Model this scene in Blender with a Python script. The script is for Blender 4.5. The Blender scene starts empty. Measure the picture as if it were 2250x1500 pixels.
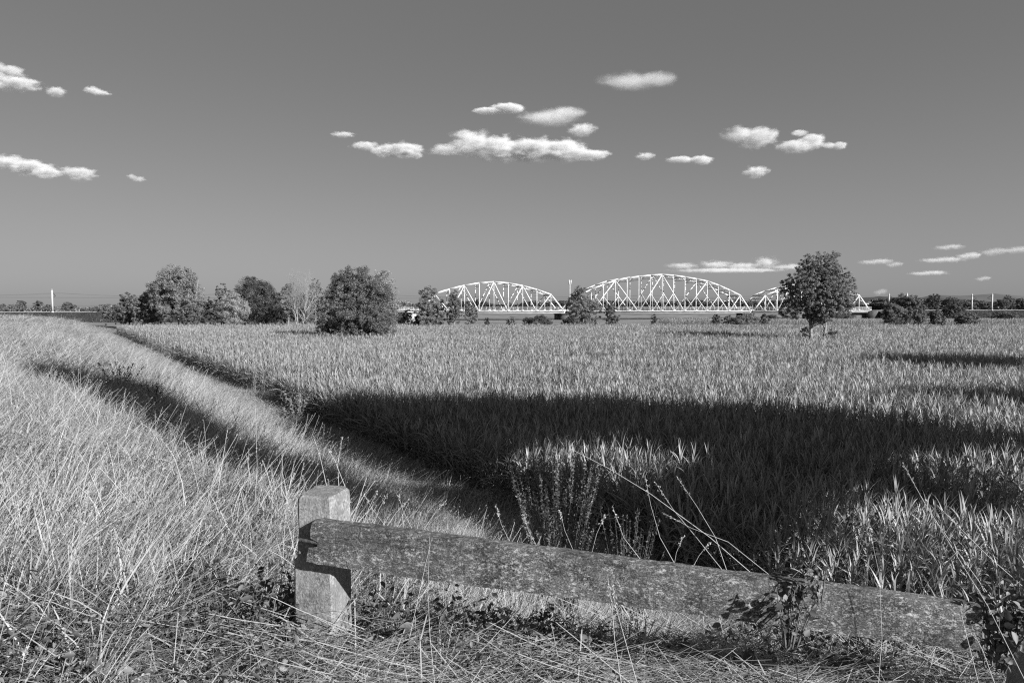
import bpy, bmesh, math, random
import numpy as np
from mathutils import Vector, Matrix, noise as mnoise

SC = bpy.context.scene
COL = SC.collection
R = math.radians

# ------------------------------------------------------------------ camera
CAM_Z = 6.5
PITCH = math.atan(80 / 1500)
cd = bpy.data.cameras.new('camera'); cam = bpy.data.objects.new('camera', cd); COL.objects.link(cam)
cam.location = (0, 0, CAM_Z); cam.rotation_euler = (math.pi / 2 - PITCH, 0, 0)
cd.sensor_width = 36; cd.lens = 24; cd.clip_start = 0.05; cd.clip_end = 30000
SC.camera = cam

# ------------------------------------------------------------------ light
SUN_EL = R(25)
SH = Vector((0.75, -0.66, 0)).normalized()            # horizontally towards the sun
S3 = SH * math.cos(SUN_EL) + Vector((0, 0, math.sin(SUN_EL)))
sl = bpy.data.lights.new('sun', 'SUN'); sun = bpy.data.objects.new('sun', sl); COL.objects.link(sun)
sl.energy = 5.0; sl.angle = R(0.5); sl.color = (1, 1, 1)
sun.rotation_euler = S3.to_track_quat('Z', 'Y').to_euler()
w = bpy.data.worlds.new('World'); SC.world = w; w.use_nodes = True
nt = w.node_tree; nt.nodes.clear()
sk = nt.nodes.new('ShaderNodeTexSky'); sk.sky_type = 'NISHITA'; sk.sun_disc = False
sk.sun_elevation = SUN_EL; sk.sun_rotation = math.atan2(SH.x, SH.y); sk.altitude = 100; sk.dust_density = 1.0; sk.air_density = 1.0
bw = nt.nodes.new('ShaderNodeRGBToBW')
pw = nt.nodes.new('ShaderNodeMath'); pw.operation = 'POWER'; pw.inputs[1].default_value = 0.40
bg = nt.nodes.new('ShaderNodeBackground'); bg.inputs['Strength'].default_value = 0.0665
wo = nt.nodes.new('ShaderNodeOutputWorld')
nt.links.new(sk.outputs[0], bw.inputs[0]); nt.links.new(bw.outputs[0], pw.inputs[0])
tcw = nt.nodes.new('ShaderNodeTexCoord'); sx = nt.nodes.new('ShaderNodeSeparateXYZ'); nt.links.new(tcw.outputs['Generated'], sx.inputs[0])
hz = nt.nodes.new('ShaderNodeMapRange'); hz.interpolation_type = 'SMOOTHERSTEP'; hz.inputs['From Min'].default_value = -0.08; hz.inputs['From Max'].default_value = 0.42   # haze put into the sky colour: brighter towards the horizon
hz.inputs['To Min'].default_value = 1.36; hz.inputs['To Max'].default_value = 0.97; nt.links.new(sx.outputs['Z'], hz.inputs['Value'])
mh = nt.nodes.new('ShaderNodeMath'); mh.operation = 'MULTIPLY'; nt.links.new(pw.outputs[0], mh.inputs[0]); nt.links.new(hz.outputs[0], mh.inputs[1])
nt.links.new(mh.outputs[0], bg.inputs['Color']); nt.links.new(bg.outputs[0], wo.inputs['Surface'])

SC.view_settings.view_transform = 'Standard'; SC.view_settings.look = 'None'
SC.view_settings.exposure = 0.98; SC.view_settings.gamma = 1.0
cy = SC.cycles if hasattr(SC, 'cycles') else None
SC.render.engine = 'CYCLES'
cy = SC.cycles
cy.max_bounces = 5; cy.diffuse_bounces = 2; cy.glossy_bounces = 1; cy.transmission_bounces = 3
cy.volume_bounces = 3; cy.transparent_max_bounces = 8
cy.use_denoising = False
cy.volume_step_rate = 1.0; cy.volume_max_steps = 256
cy.filter_width = 1.2
cy.use_adaptive_sampling = False

# ------------------------------------------------------------------ helpers
def at(px, py, Y):
    """world point seen at photo pixel (px, py) (2250 x 1500) at depth Y"""
    xr = (px - 1125) / 1500; yr = (750 - py) / 1500
    fy = math.cos(PITCH) + yr * math.sin(PITCH); fz = -math.sin(PITCH) + yr * math.cos(PITCH)
    return Vector((xr / fy * Y, Y, CAM_Z + fz / fy * Y))

def tag(o, label=None, cat=None, group=None, kind=None):
    if label: o['label'] = label
    if cat: o['category'] = cat
    if group: o['group'] = group
    if kind: o['kind'] = kind
    return o

def empty(name, loc, rz=0):
    o = bpy.data.objects.new(name, None); COL.objects.link(o)
    o.location = loc; o.rotation_euler = (0, 0, rz); o.empty_display_size = 0.3
    return o

def np_mesh(name, V, F, mat=None, tone=None, smooth=False):
    """mesh from an (n,3) array and an (m,k) face array"""
    V = np.asarray(V, dtype=np.float32).reshape(-1, 3); F = np.asarray(F, dtype=np.int32)
    me = bpy.data.meshes.new(name)
    k = F.shape[1]; m = F.shape[0]
    me.vertices.add(len(V)); me.vertices.foreach_set('co', V.ravel())
    me.loops.add(m * k); me.loops.foreach_set('vertex_index', F.ravel())
    me.polygons.add(m); me.polygons.foreach_set('loop_start', np.arange(m, dtype=np.int32) * k)
    me.polygons.foreach_set('loop_total', np.full(m, k, dtype=np.int32))
    if smooth: me.polygons.foreach_set('use_smooth', np.ones(m, dtype=bool))
    me.update(calc_edges=True)
    if tone is not None:
        a = me.attributes.new('tone', 'FLOAT', 'POINT'); a.data.foreach_set('value', np.asarray(tone, dtype=np.float32))
    if mat: me.materials.append(mat)
    return me

def link(name, me, parent=None, loc=(0, 0, 0)):
    o = bpy.data.objects.new(name, me); COL.objects.link(o); o.location = loc
    if parent: o.parent = parent
    return o

class MB:
    """collects boxes and bars into one mesh"""
    def __init__(s): s.v = []; s.f = []
    def hexa(s, p):
        b = len(s.v); s.v += [tuple(q) for q in p]
        s.f += [(b, b+3, b+2, b+1), (b+4, b+5, b+6, b+7), (b, b+1, b+5, b+4), (b+1, b+2, b+6, b+5), (b+2, b+3, b+7, b+6), (b+3, b, b+4, b+7)]
    def box(s, x0, x1, y0, y1, z0, z1):
        s.hexa([(x0, y0, z0), (x1, y0, z0), (x1, y1, z0), (x0, y1, z0), (x0, y0, z1), (x1, y0, z1), (x1, y1, z1), (x0, y1, z1)])
    def bar(s, a, b, wy, wn):
        """bar a->b; wy across (horizontal, local y), wn the other way"""
        a = Vector(a); b = Vector(b); d = (b - a).normalized()
        side = Vector((0, 1, 0)) if abs(d.y) < 0.9 else Vector((0, 0, 1))
        side = (side - d * side.dot(d)).normalized(); nn = d.cross(side)
        sy = side * wy / 2; sn = nn * wn / 2
        s.hexa([a - sy - sn, a + sy - sn, a + sy + sn, a - sy + sn, b - sy - sn, b + sy - sn, b + sy + sn, b - sy + sn])
    def build(s, name, mat, parent=None, loc=(0, 0, 0)):
        return link(name, np_mesh(name, np.array(s.v), np.array(s.f), mat), parent, loc)

class Tubes:
    """collects tapered tubes along polylines into one mesh"""
    def __init__(s, n=6): s.n = n; s.v = []; s.f = []
    def add(s, pts, rad):
        n = s.n; base = len(s.v); pts = [Vector(p) for p in pts]
        for i, p in enumerate(pts):
            d = (pts[min(i + 1, len(pts) - 1)] - pts[max(i - 1, 0)])
            d = d.normalized() if d.length > 1e-6 else Vector((0, 0, 1))
            a = d.cross(Vector((0.31, 0.95, 0.1))).normalized(); b = d.cross(a)
            r = rad[i]
            for k in range(n):
                t = 2 * math.pi * k / n
                q = p + a * (r * math.cos(t)) + b * (r * math.sin(t)); s.v.append((q.x, q.y, q.z))
        for i in range(len(pts) - 1):
            for k in range(n):
                a0 = base + i * n + k; a1 = base + i * n + (k + 1) % n
                s.f.append((a0, a1, a1 + n, a0 + n))
    def build(s, name, mat, parent=None, loc=(0, 0, 0), smooth=True):
        return link(name, np_mesh(name, np.array(s.v), np.array(s.f), mat, smooth=smooth), parent, loc)

# ------------------------------------------------------------------ materials (the photograph is black and white)
def new_mat(name):
    m = bpy.data.materials.new(name); m.use_nodes = True
    nt = m.node_tree; nt.nodes.clear()
    return m, nt, nt.nodes.new('ShaderNodeOutputMaterial')

REFL = 0.82                                                          # all grey values below are scaled to reflectance
def g(v): return (v * REFL, v * REFL, v * REFL, 1)

def mat_plant(name, dark, light, trans=0.35, rough=0.6, inst=0.25, gloss=0.08, nscale=0.0, namt=0.0):
    """leaf or blade: tone attribute picks between dark and light; diffuse + translucent + a little gloss"""
    m, nt, out = new_mat(name); N = nt.nodes; L = nt.links
    at_ = N.new('ShaderNodeAttribute'); at_.attribute_name = 'tone'
    oi = N.new('ShaderNodeObjectInfo')
    a = N.new('ShaderNodeMath'); a.operation = 'MULTIPLY_ADD'; a.inputs[1].default_value = inst; a.inputs[2].default_value = -inst / 2
    L.new(oi.outputs['Random'], a.inputs[0])
    s = N.new('ShaderNodeMath'); s.operation = 'ADD'; s.use_clamp = True
    L.new(at_.outputs['Fac'], s.inputs[0]); L.new(a.outputs[0], s.inputs[1])
    val = s.outputs[0]
    if namt:
        geo = N.new('ShaderNodeNewGeometry'); no = N.new('ShaderNodeTexNoise'); no.inputs['Scale'].default_value = nscale; no.inputs['Detail'].default_value = 3
        L.new(geo.outputs['Position'], no.inputs['Vector'])
        mm = N.new('ShaderNodeMath'); mm.operation = 'MULTIPLY_ADD'; mm.inputs[1].default_value = namt; mm.inputs[2].default_value = -namt / 2
        L.new(no.outputs['Fac'], mm.inputs[0])
        s2 = N.new('ShaderNodeMath'); s2.operation = 'ADD'; s2.use_clamp = True
        L.new(val, s2.inputs[0]); L.new(mm.outputs[0], s2.inputs[1]); val = s2.outputs[0]
    mx = N.new('ShaderNodeMix'); mx.data_type = 'RGBA'
    mx.inputs['A'].default_value = g(dark); mx.inputs['B'].default_value = g(light)
    L.new(val, mx.inputs['Factor'])
    df = N.new('ShaderNodeBsdfDiffuse'); tr = N.new('ShaderNodeBsdfTranslucent'); gl = N.new('ShaderNodeBsdfGlossy')
    gl.inputs['Roughness'].default_value = rough; gl.inputs['Color'].default_value = g(0.5)
    L.new(mx.outputs['Result'], df.inputs['Color']); L.new(mx.outputs['Result'], tr.inputs['Color'])
    m1 = N.new('ShaderNodeMixShader'); m1.inputs[0].default_value = trans
    L.new(df.outputs[0], m1.inputs[1]); L.new(tr.outputs[0], m1.inputs[2])
    m2 = N.new('ShaderNodeMixShader'); m2.inputs[0].default_value = gloss
    L.new(m1.outputs[0], m2.inputs[1]); L.new(gl.outputs[0], m2.inputs[2]); L.new(m2.outputs[0], out.inputs['Surface'])
    return m

def mat_rough(name, dark, light, scale, rough=0.9, detail=6, bump=0.0, bscale=None, coords='Object', lo=0.35, hi=0.65, mapping=None):
    m, nt, out = new_mat(name); N = nt.nodes; L = nt.links
    tc = N.new('ShaderNodeTexCoord'); vec = tc.outputs[coords]
    if mapping:
        mp = N.new('ShaderNodeMapping'); mp.inputs['Scale'].default_value = mapping; L.new(vec, mp.inputs['Vector']); vec = mp.outputs[0]
    no = N.new('ShaderNodeTexNoise'); no.inputs['Scale'].default_value = scale; no.inputs['Detail'].default_value = detail; no.inputs['Roughness'].default_value = 0.65
    L.new(vec, no.inputs['Vector'])
    rp = N.new('ShaderNodeValToRGB'); rp.color_ramp.elements[0].position = lo; rp.color_ramp.elements[0].color = g(dark)
    rp.color_ramp.elements[1].position = hi; rp.color_ramp.elements[1].color = g(light); L.new(no.outputs['Fac'], rp.inputs[0])
    b = N.new('ShaderNodeBsdfPrincipled'); b.inputs['Roughness'].default_value = rough; L.new(rp.outputs[0], b.inputs['Base Color'])
    if bump:
        n2 = N.new('ShaderNodeTexNoise'); n2.inputs['Scale'].default_value = bscale or scale * 3; n2.inputs['Detail'].default_value = 8; L.new(vec, n2.inputs['Vector'])
        bp = N.new('ShaderNodeBump'); bp.inputs['Strength'].default_value = bump; bp.inputs['Distance'].default_value = 0.02
        L.new(n2.outputs['Fac'], bp.inputs['Height']); L.new(bp.outputs[0], b.inputs['Normal'])
    L.new(b.outputs[0], out.inputs['Surface'])
    return m

M = {}
M['dry'] = mat_plant('dry_grass_blades', 0.05, 0.62, trans=0.25, inst=0.3, nscale=1.6, namt=0.7, gloss=.05)
M['weed'] = mat_plant('green_weed_leaves', 0.03, 0.26, trans=0.2, inst=0.2, gloss=0.1)
M['corn'] = mat_plant('maize_leaves', 0.035, 0.54, trans=0.2, inst=0.35, gloss=0.06, rough=0.5)
M['leaf_dark'] = mat_plant('dark_tree_leaves', 0.03, 0.14, trans=0.25, inst=0)
M['leaf_mid'] = mat_plant('tree_leaves', 0.08, 0.34, trans=0.3, inst=0)
M['leaf_pale'] = mat_plant('pale_tree_leaves', 0.16, 0.48, trans=0.35, inst=0)
M['bark'] = mat_rough('bark', 0.12, 0.35, 3.0, bump=0.5)
M['bark_pale'] = mat_rough('pale_bark', 0.22, 0.42, 2.0)
M['soil'] = mat_rough('ground_soil', 0.06, 0.20, 1.3, bump=0.5)
M['meadow'] = mat_rough('meadow', 0.12, 0.24, 0.08, detail=10)
M['bank'] = mat_rough('bank_grass', 0.015, 0.05, 0.25, detail=10, bump=0.6, bscale=1.0)
M['white_steel'] = mat_rough('white_painted_steel', 0.50, 0.72, 0.35, rough=0.5, lo=0.4, hi=0.6)
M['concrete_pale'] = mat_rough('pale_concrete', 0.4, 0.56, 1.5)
M['concrete_dark'] = mat_rough('shade_painted_concrete', 0.06, 0.11, 0.8)  # shade under the deck is put into this dark concrete colour
M['dark_steel'] = mat_rough('dark_steel', 0.03, 0.07, 1.0)
M['wire'] = mat_rough('wire', 0.05, 0.08, 1.0)
M['ballast'] = mat_rough('ballast_stone', 0.22, 0.34, 2.0)
M['hill_wood'] = mat_rough('wooded_hill', 0.015, 0.05, 0.02, detail=10, bump=1.0, bscale=0.05)
M['hill_far'] = mat_rough('far_hill', 0.08, 0.12, 0.002, detail=8)
M['roof'] = mat_rough('roof_tile', 0.15, 0.25, 1.0)
M['house'] = mat_rough('white_render', 0.6, 0.75, 0.5)

# ------------------------------------------------------------------ terrain
EN = np.array([-0.83, -0.56]); EN = EN / np.linalg.norm(EN)        # from the field edge towards the dike crest
QP = np.array([0.0, 1.5, 4.0, 6.0, 8.0, 10.0, 12.0, 15.0, 20.0, 60.0])
ZP = np.array([0.0, 0.03, 0.75, 1.85, 3.15, 4.10, 4.50, 4.80, 4.90, 4.90])

def qof(x, y): return (x + 2.0) * EN[0] + (y - 24.5) * EN[1]

def hash_noise(x, y, s, seed=0):
    x = x / s + seed * 17.3; y = y / s + seed * 7.7
    return (np.sin(x * 1.3 + 1.7 * np.sin(y * 0.9)) + np.sin(y * 1.1 + 1.9 * np.sin(x * 0.8 + 1.3)) + np.sin((x + y) * 0.7 + 2.1)) / 3

def ground(x, y):
    x = np.asarray(x, dtype=float); y = np.asarray(y, dtype=float)
    q = qof(x, y)
    far = np.clip((y - 130) / 60, 0, 1)
    z = np.interp(q, QP, ZP)
    z = z + np.where(q > 1, (0.10 * hash_noise(x, y, 2.2) + .07 * hash_noise(x, y, .38, 21) * np.clip((14 - y) / 5, 0, 1) * np.clip(-x + .2, .3, 1)) * np.clip((q - 1) / 3, 0, 1), 0)
    # the dike bends away and sinks towards the railway at the far end
    z = z * (1 - 0.75 * np.clip((y - 95) / 75, 0, 1))
    # shoulder that carries the guard rail
    ramp = 4.64 - 0.06 * (x + 1) - 1.0 * np.maximum(0, y - 3.9) - 0.45 * np.maximum(0, x - 5)
    ramp = np.where(y < 14, ramp, -9)
    k = 0.12
    d = np.clip((ramp - z) / k, -20, 20)
    z = z + k * np.log1p(np.exp(d))* (ramp > -5)
    return z

def gz(x, y): return float(ground(np.array([x]), np.array([y]))[0])

def axis_pts(mn, mx, fine0, fine1, d0):
    out = list(np.arange(fine0, fine1, d0)); d = d0; p = fine1
    while p < mx: out.append(p); d *= 1.06; p += d
    out.append(mx); d = d0; p = fine0
    lo = []
    while p > mn: d *= 1.06; p -= d; lo.append(max(p, mn))
    return np.array(lo[::-1] + out)

xs = axis_pts(-9000, 9000, -14, 10, 0.22); ys = axis_pts(-400, 12000, -1, 26, 0.22)
GX, GY = np.meshgrid(xs, ys); GZ = ground(GX, GY)
nx, ny = len(xs), len(ys)
V = np.stack([GX, GY, GZ], -1).reshape(-1, 3)
ii = np.arange((nx) * (ny)).reshape(ny, nx)
F = np.stack([ii[:-1, :-1], ii[:-1, 1:], ii[1:, 1:], ii[1:, :-1]], -1).reshape(-1, 4)
# one sheet, two looks: soil under the crop and grass near by, meadow beyond
me = np_mesh('ground', V, F, M['soil'], smooth=True); me.materials.append(M['meadow'])
cyy = V[F[:, 0], 1]; me.polygons.foreach_set('material_index', (cyy > 160).astype(np.int32))
tag(link('ground', me), 'dike slope and flat field floor', None, None, 'structure')

def ghit(px, py, lift=0.0):
    """where the view ray through a photo pixel meets the ground"""
    for Y in np.arange(1.5, 120, .03):
        v = at(px, py, float(Y))
        if v.z < gz(v.x, v.y) + lift: return v
    return at(px, py, 120)

# ------------------------------------------------------------------ blades
rs = np.random.RandomState(5)

def blades(base, h, lean_dir, lean, curv, width, nseg=4, tone=None, droop=0.0, taper=1.0, twist=None):
    """strips of quads; base (B,3), lean_dir angles (B,), lean and curv as fractions of h"""
    B = len(h); t = np.linspace(0, 1, nseg + 1)[None, :]
    h = h[:, None]; c = np.cos(lean_dir)[:, None]; s = np.sin(lean_dir)[:, None]
    hor = h * (lean[:, None] * t + curv[:, None] * t ** 2)
    up = h * (t - 0.5 * curv[:, None] * t ** 2 * np.minimum(1, curv[:, None] + 0.4)) - droop * h * t ** 3
    P = np.stack([base[:, 0:1] + hor * c, base[:, 1:2] + hor * s, base[:, 2:3] + up], -1)
    if twist is None: twist = rs.uniform(0, math.pi, B)
    wd = np.stack([np.cos(twist), np.sin(twist), np.zeros(B)], -1)[:, None, :]
    ww = (width[:, None] * np.maximum(0.05, (1 - t ** 2 * taper)))[:, :, None] / 2
    V = np.stack([P - wd * ww, P + wd * ww], 2).reshape(-1, 3)
    b = (np.arange(B) * (nseg + 1) * 2)[:, None] + (np.arange(nseg) * 2)[None, :]
    F = np.stack([b, b + 1, b + 3, b + 2], -1).reshape(-1, 4)
    if tone is None: tone = np.full(B, 0.5)
    T = np.repeat(tone, (nseg + 1) * 2)
    return V, F, T

def cat_meshes(parts):
    Vs, Fs, Ts = [], [], []; o = 0
    for V, F, T in parts:
        Vs.append(V); Fs.append(F + o); Ts.append(T); o += len(V)
    return np.concatenate(Vs), np.concatenate(Fs), np.concatenate(Ts)

def leaf_quads(C, size, normal, axis, tone, aspect=0.45):
    """flat diamond leaves around centres C"""
    n = normal / (np.linalg.norm(normal, axis=1, keepdims=True) + 1e-9)
    a = axis - n * np.sum(axis * n, 1, keepdims=True); a /= (np.linalg.norm(a, axis=1, keepdims=True) + 1e-9)
    b = np.cross(n, a); s = size[:, None]
    V = np.stack([C - a * s * 0.5, C + b * s * aspect * 0.5 - a * s * 0.05 + n * s * 0.06, C + a * s * 0.5, C - b * s * aspect * 0.5 - a * s * 0.05 + n * s * 0.06], 1).reshape(-1, 3)
    i = np.arange(len(C) * 4).reshape(-1, 4)
    return V, i, np.repeat(tone, 4)

def oval_leaves(C, size, normal, axis, tone, aspect=0.6):
    """ovate leaves folded along the midrib and drooping at the tip"""
    n = normal / (np.linalg.norm(normal, axis=1, keepdims=True) + 1e-9)
    a = axis - n * np.sum(axis * n, 1, keepdims=True); a /= (np.linalg.norm(a, axis=1, keepdims=True) + 1e-9)
    b = np.cross(n, a); s = size[:, None]; m = len(C)
    st = [(-.5, 0, 0), (-.33, .36, .10), (-.02, .5, .12), (.28, .28, .05), (.52, 0, -.10), (.28, -.28, .05), (-.02, -.5, .12), (-.33, -.36, .10), (0, 0, 0)]
    V = np.stack([C + a * s * p + b * s * aspect * q_ + n * s * h_ for (p, q_, h_) in st], 1).reshape(-1, 3)
    o = (np.arange(m) * 9)[:, None, None]
    F = (o + np.array([[0, 1, 2, 8], [8, 2, 3, 4], [4, 5, 6, 8], [8, 6, 7, 0]])[None]).reshape(-1, 4)
    return V, F, np.repeat(tone, 9)

def seed_heads(tips, dirs, n, length, size, tone):
    """small diamonds strung along the last stretch of stems"""
    k = len(tips); t = np.tile(np.linspace(0, 1, n), k)
    P = np.repeat(tips, n, 0) - np.repeat(dirs, n, 0) * (t * np.repeat(length, n))[:, None]
    m = len(P); P = P + rs.normal(0, 1, (m, 3)) * size * 0.35
    return leaf_quads(P, np.full(m, size) * rs.uniform(.6, 1.3, m), rs.normal(0, 1, (m, 3)), np.repeat(dirs, n, 0) + rs.normal(0, .5, (m, 3)), np.full(m, tone) + rs.uniform(-.1, .1, m), 0.4)

def grass_tuft(n, h, spread, width, lean_mu=0.25, curv=0.45, tone=(0.62, 0.22), heads=0.2, dirmu=0.35, dirsd=1.0, nseg=4):
    base = np.stack([rs.normal(0, spread, n), rs.normal(0, spread, n), np.full(n, -0.02)], -1)
    width = width * rs.choice([.55, .8, 1.0, 1.5, 2.1], n); hh = h * rs.uniform(0.45, 1.1, n); ld = rs.normal(dirmu, dirsd, n); ln = np.abs(rs.normal(lean_mu, 0.18, n)); cv = np.abs(rs.normal(curv, 0.25, n))
    tn = np.clip(rs.normal(tone[0], tone[1], n), 0, 1)
    parts = [blades(base, hh, ld, ln, cv, width * rs.uniform(.7, 1.3, n), nseg, tn)]
    k = int(n * heads)
    if k:
        b2 = base[:k]; h2 = h * rs.uniform(1.05, 1.5, k); l2 = ld[:k]; n2 = ln[:k] * .7; c2 = cv[:k] * .5
        parts.append(blades(b2, h2, l2, n2, c2, width[:k] * .6, 4, np.clip(tn[:k] + .15, 0, 1), taper=0.3))
        hor = h2 * (n2 + c2); up = h2 * (1 - .5 * c2 * np.minimum(1, c2 + .4))
        tips = np.stack([b2[:, 0] + hor * np.cos(l2), b2[:, 1] + hor * np.sin(l2), b2[:, 2] + up], -1)
        dv = np.stack([(n2 + 2 * c2) * np.cos(l2), (n2 + 2 * c2) * np.sin(l2), np.ones(k)], -1); dv /= np.linalg.norm(dv, axis=1, keepdims=True)
        parts.append(seed_heads(tips, dv, 7, h2 * 0.16, float(np.mean(width)) * 2.3, 0.6))
    return cat_meshes(parts)

def weed_tuft(n, h, spread, leaf, tone=(0.4, 0.25)):
    """low leafy weed: short stems with oval leaves"""
    parts = []
    m = n * 7
    st = np.repeat(np.arange(n), 7); bx = rs.normal(0, spread, n); by = rs.normal(0, spread, n); hh = h * rs.uniform(.4, 1.1, n)
    dx = rs.normal(0, .35, n); dy = rs.normal(0, .35, n)
    t = np.tile(np.linspace(.15, 1, 7), n)
    P = np.stack([bx[st] + dx[st] * hh[st] * t, by[st] + dy[st] * hh[st] * t, hh[st] * t], -1) + rs.normal(0, leaf * .4, (m, 3))
    nr = rs.normal(0, .6, (m, 3)); nr[:, 2] += 1; ax = rs.normal(0, 1, (m, 3)); ax[:, 2] *= .4
    parts.append(oval_leaves(P, leaf * rs.uniform(.5, 1.4, m), nr, ax, np.clip(rs.normal(tone[0], tone[1], m), 0, 1), 0.55))
    base = np.stack([bx, by, np.zeros(n)], -1)
    parts.append(blades(base, hh, np.arctan2(dy, dx), np.hypot(dx, dy), np.zeros(n), np.full(n, 0.004), 2, np.full(n, .5), taper=.3))
    return cat_meshes(parts)

def straw_mat(n, length, spread, width):
    """fallen straws lying criss-cross just over the ground"""
    base = np.stack([rs.normal(0, spread, n), rs.normal(0, spread, n), rs.uniform(0.0, 0.14, n)], -1)
    ld = rs.normal(0.0, 0.55, n) + rs.choice([0, math.pi], n); L_ = length * rs.uniform(.4, 1.2, n)
    V, F, T = blades(base, L_, ld, np.ones(n), rs.normal(0, .1, n), width * rs.uniform(.6, 1.5, n), 3, np.clip(rs.normal(.72, .2, n), 0, 1), taper=0.3)
    Vr = V.reshape(n, -1, 3); Vr[:, :, 2] = base[:, None, 2] + (Vr[:, :, 2] - base[:, None, 2]) * rs.uniform(-.02, .28, n)[:, None]
    return Vr.reshape(-1, 3), F, T

_src = []
def source(name, vft, mat):
    me = np_mesh(name, vft[0], vft[1], mat, tone=vft[2])
    o = bpy.data.objects.new(name, me); _src.append(o)
    return o

def scatter(name, label, srcs, P, rot, scl, idx, group=None):
    """one 'stuff' object that instances the source meshes on its points"""
    me = bpy.data.meshes.new(name); me.vertices.add(len(P)); me.vertices.foreach_set('co', np.asarray(P, dtype=np.float32).ravel())
    a = me.attributes.new('rot', 'FLOAT_VECTOR', 'POINT'); a.data.foreach_set('vector', np.asarray(rot, dtype=np.float32).ravel())
    a = me.attributes.new('scl', 'FLOAT_VECTOR', 'POINT'); a.data.foreach_set('vector', np.asarray(scl, dtype=np.float32).ravel())
    a = me.attributes.new('idx', 'INT', 'POINT'); a.data.foreach_set('value', np.asarray(idx, dtype=np.int32))
    o = link(name, me)
    ng = bpy.data.node_groups.new(name + '_scatter', 'GeometryNodeTree')
    ng.interface.new_socket('Geometry', in_out='INPUT', socket_type='NodeSocketGeometry')
    ng.interface.new_socket('Geometry', in_out='OUTPUT', socket_type='NodeSocketGeometry')
    N = ng.nodes; L = ng.links
    gi = N.new('NodeGroupInput'); go = N.new('NodeGroupOutput')
    g2i = N.new('GeometryNodeGeometryToInstance')
    for so in srcs:
        oi = N.new('GeometryNodeObjectInfo'); oi.inputs['Object'].default_value = so; oi.inputs['As Instance'].default_value = False
        L.new(oi.outputs['Geometry'], g2i.inputs[0])
    ip = N.new('GeometryNodeInstanceOnPoints'); ip.inputs['Pick Instance'].default_value = True
    def na(nm, t):
        n = N.new('GeometryNodeInputNamedAttribute'); n.data_type = t; n.inputs['Name'].default_value = nm; return n.outputs['Attribute']
    L.new(gi.outputs[0], ip.inputs['Points']); L.new(g2i.outputs[0], ip.inputs['Instance'])
    L.new(na('idx', 'INT'), ip.inputs['Instance Index'])
    er = N.new('FunctionNodeEulerToRotation'); L.new(na('rot', 'FLOAT_VECTOR'), er.inputs[0]); L.new(er.outputs[0], ip.inputs['Rotation'])
    L.new(na('scl', 'FLOAT_VECTOR'), ip.inputs['Scale']); L.new(ip.outputs[0], go.inputs[0])
    md = o.modifiers.new('scatter', 'NODES'); md.node_group = ng
    return tag(o, label, None, group, 'stuff')

def in_view(x, y, margin=0.8, marg_u=0.80):
    return (y > 0.6) & (np.abs(x) < marg_u * y + margin)

# ------------------------------------------------------------------ maize field
def corn_plant_mesh(seed):
    r = np.random.RandomState(seed); H = r.uniform(1.75, 2.05)
    n = 15; t = np.linspace(0.10, 0.99, n) ** .9
    az0 = r.uniform(0, math.pi); az = az0 + (np.arange(n) % 2) * math.pi + r.normal(0, .35, n)
    L_ = np.interp(t, [0, .5, .85, 1], [.55, .85, .65, .38]) * r.uniform(.85, 1.15, n)
    lean = np.interp(t, [0, .5, .8, 1], [.80, .52, .28, .12]) + r.normal(0, .08, n)
    curv = np.interp(t, [0, .5, .8, 1], [.75, .6, .38, .15]) * r.uniform(.4, 1.5, n)
    droop = r.uniform(0.0, .35, n) * np.interp(t, [0, .7, 1], [1, .7, .1])
    wid = np.interp(t, [0, .5, 1], [.055, .068, .036])
    ns = 6; V = []; F = []; T = []
    for i in range(n):
        b0 = len(V); ca, sa = math.cos(az[i]), math.sin(az[i])
        tw = r.normal(0, .5)
        tone = np.clip(r.normal(.5, .18) , 0, 1)
        for k in range(ns + 1):
            s = k / ns
            hor = L_[i] * (lean[i] * s + curv[i] * s * s) * .8
            up = L_[i] * (s - .55 * curv[i] * s * s - droop[i] * s ** 3)
            cx, cy_, cz = hor * ca, hor * sa, t[i] * H + up - .03
            ww = wid[i] * (1 - s ** 1.8) * min(1, .45 + 2.2 * s) / 2 + .001
            aa = tw * s * 1.6
            wx, wy, wz = -sa * math.cos(aa), ca * math.cos(aa), math.sin(aa)
            V += [(cx - wx * ww, cy_ - wy * ww, cz - wz * ww + ww * .5), (cx, cy_, cz), (cx + wx * ww, cy_ + wy * ww, cz + wz * ww + ww * .5)]
            T += [tone, min(1, tone + .25), tone]
            if k:
                a = b0 + (k - 1) * 3
                F += [(a, a + 1, a + 4, a + 3), (a + 1, a + 2, a + 5, a + 4)]
    # stalk
    Vs = []; Fs = []
    for k, s in enumerate([0, .5, 1]):
        rr = .014 * (1 - .6 * s)
        for j in range(4):
            Vs.append((rr * math.cos(j * 1.571), rr * math.sin(j * 1.571), s * H))
    for k in range(2):
        for j in range(4):
            a = k * 4 + j; b = k * 4 + (j + 1) % 4; Fs.append((a, b, b + 4, a + 4))
    leaves = (np.array(V), np.array(F), np.array(T)); stalk = (np.array(Vs), np.array(Fs), np.full(len(Vs), .45))
    return leaves, stalk

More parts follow.
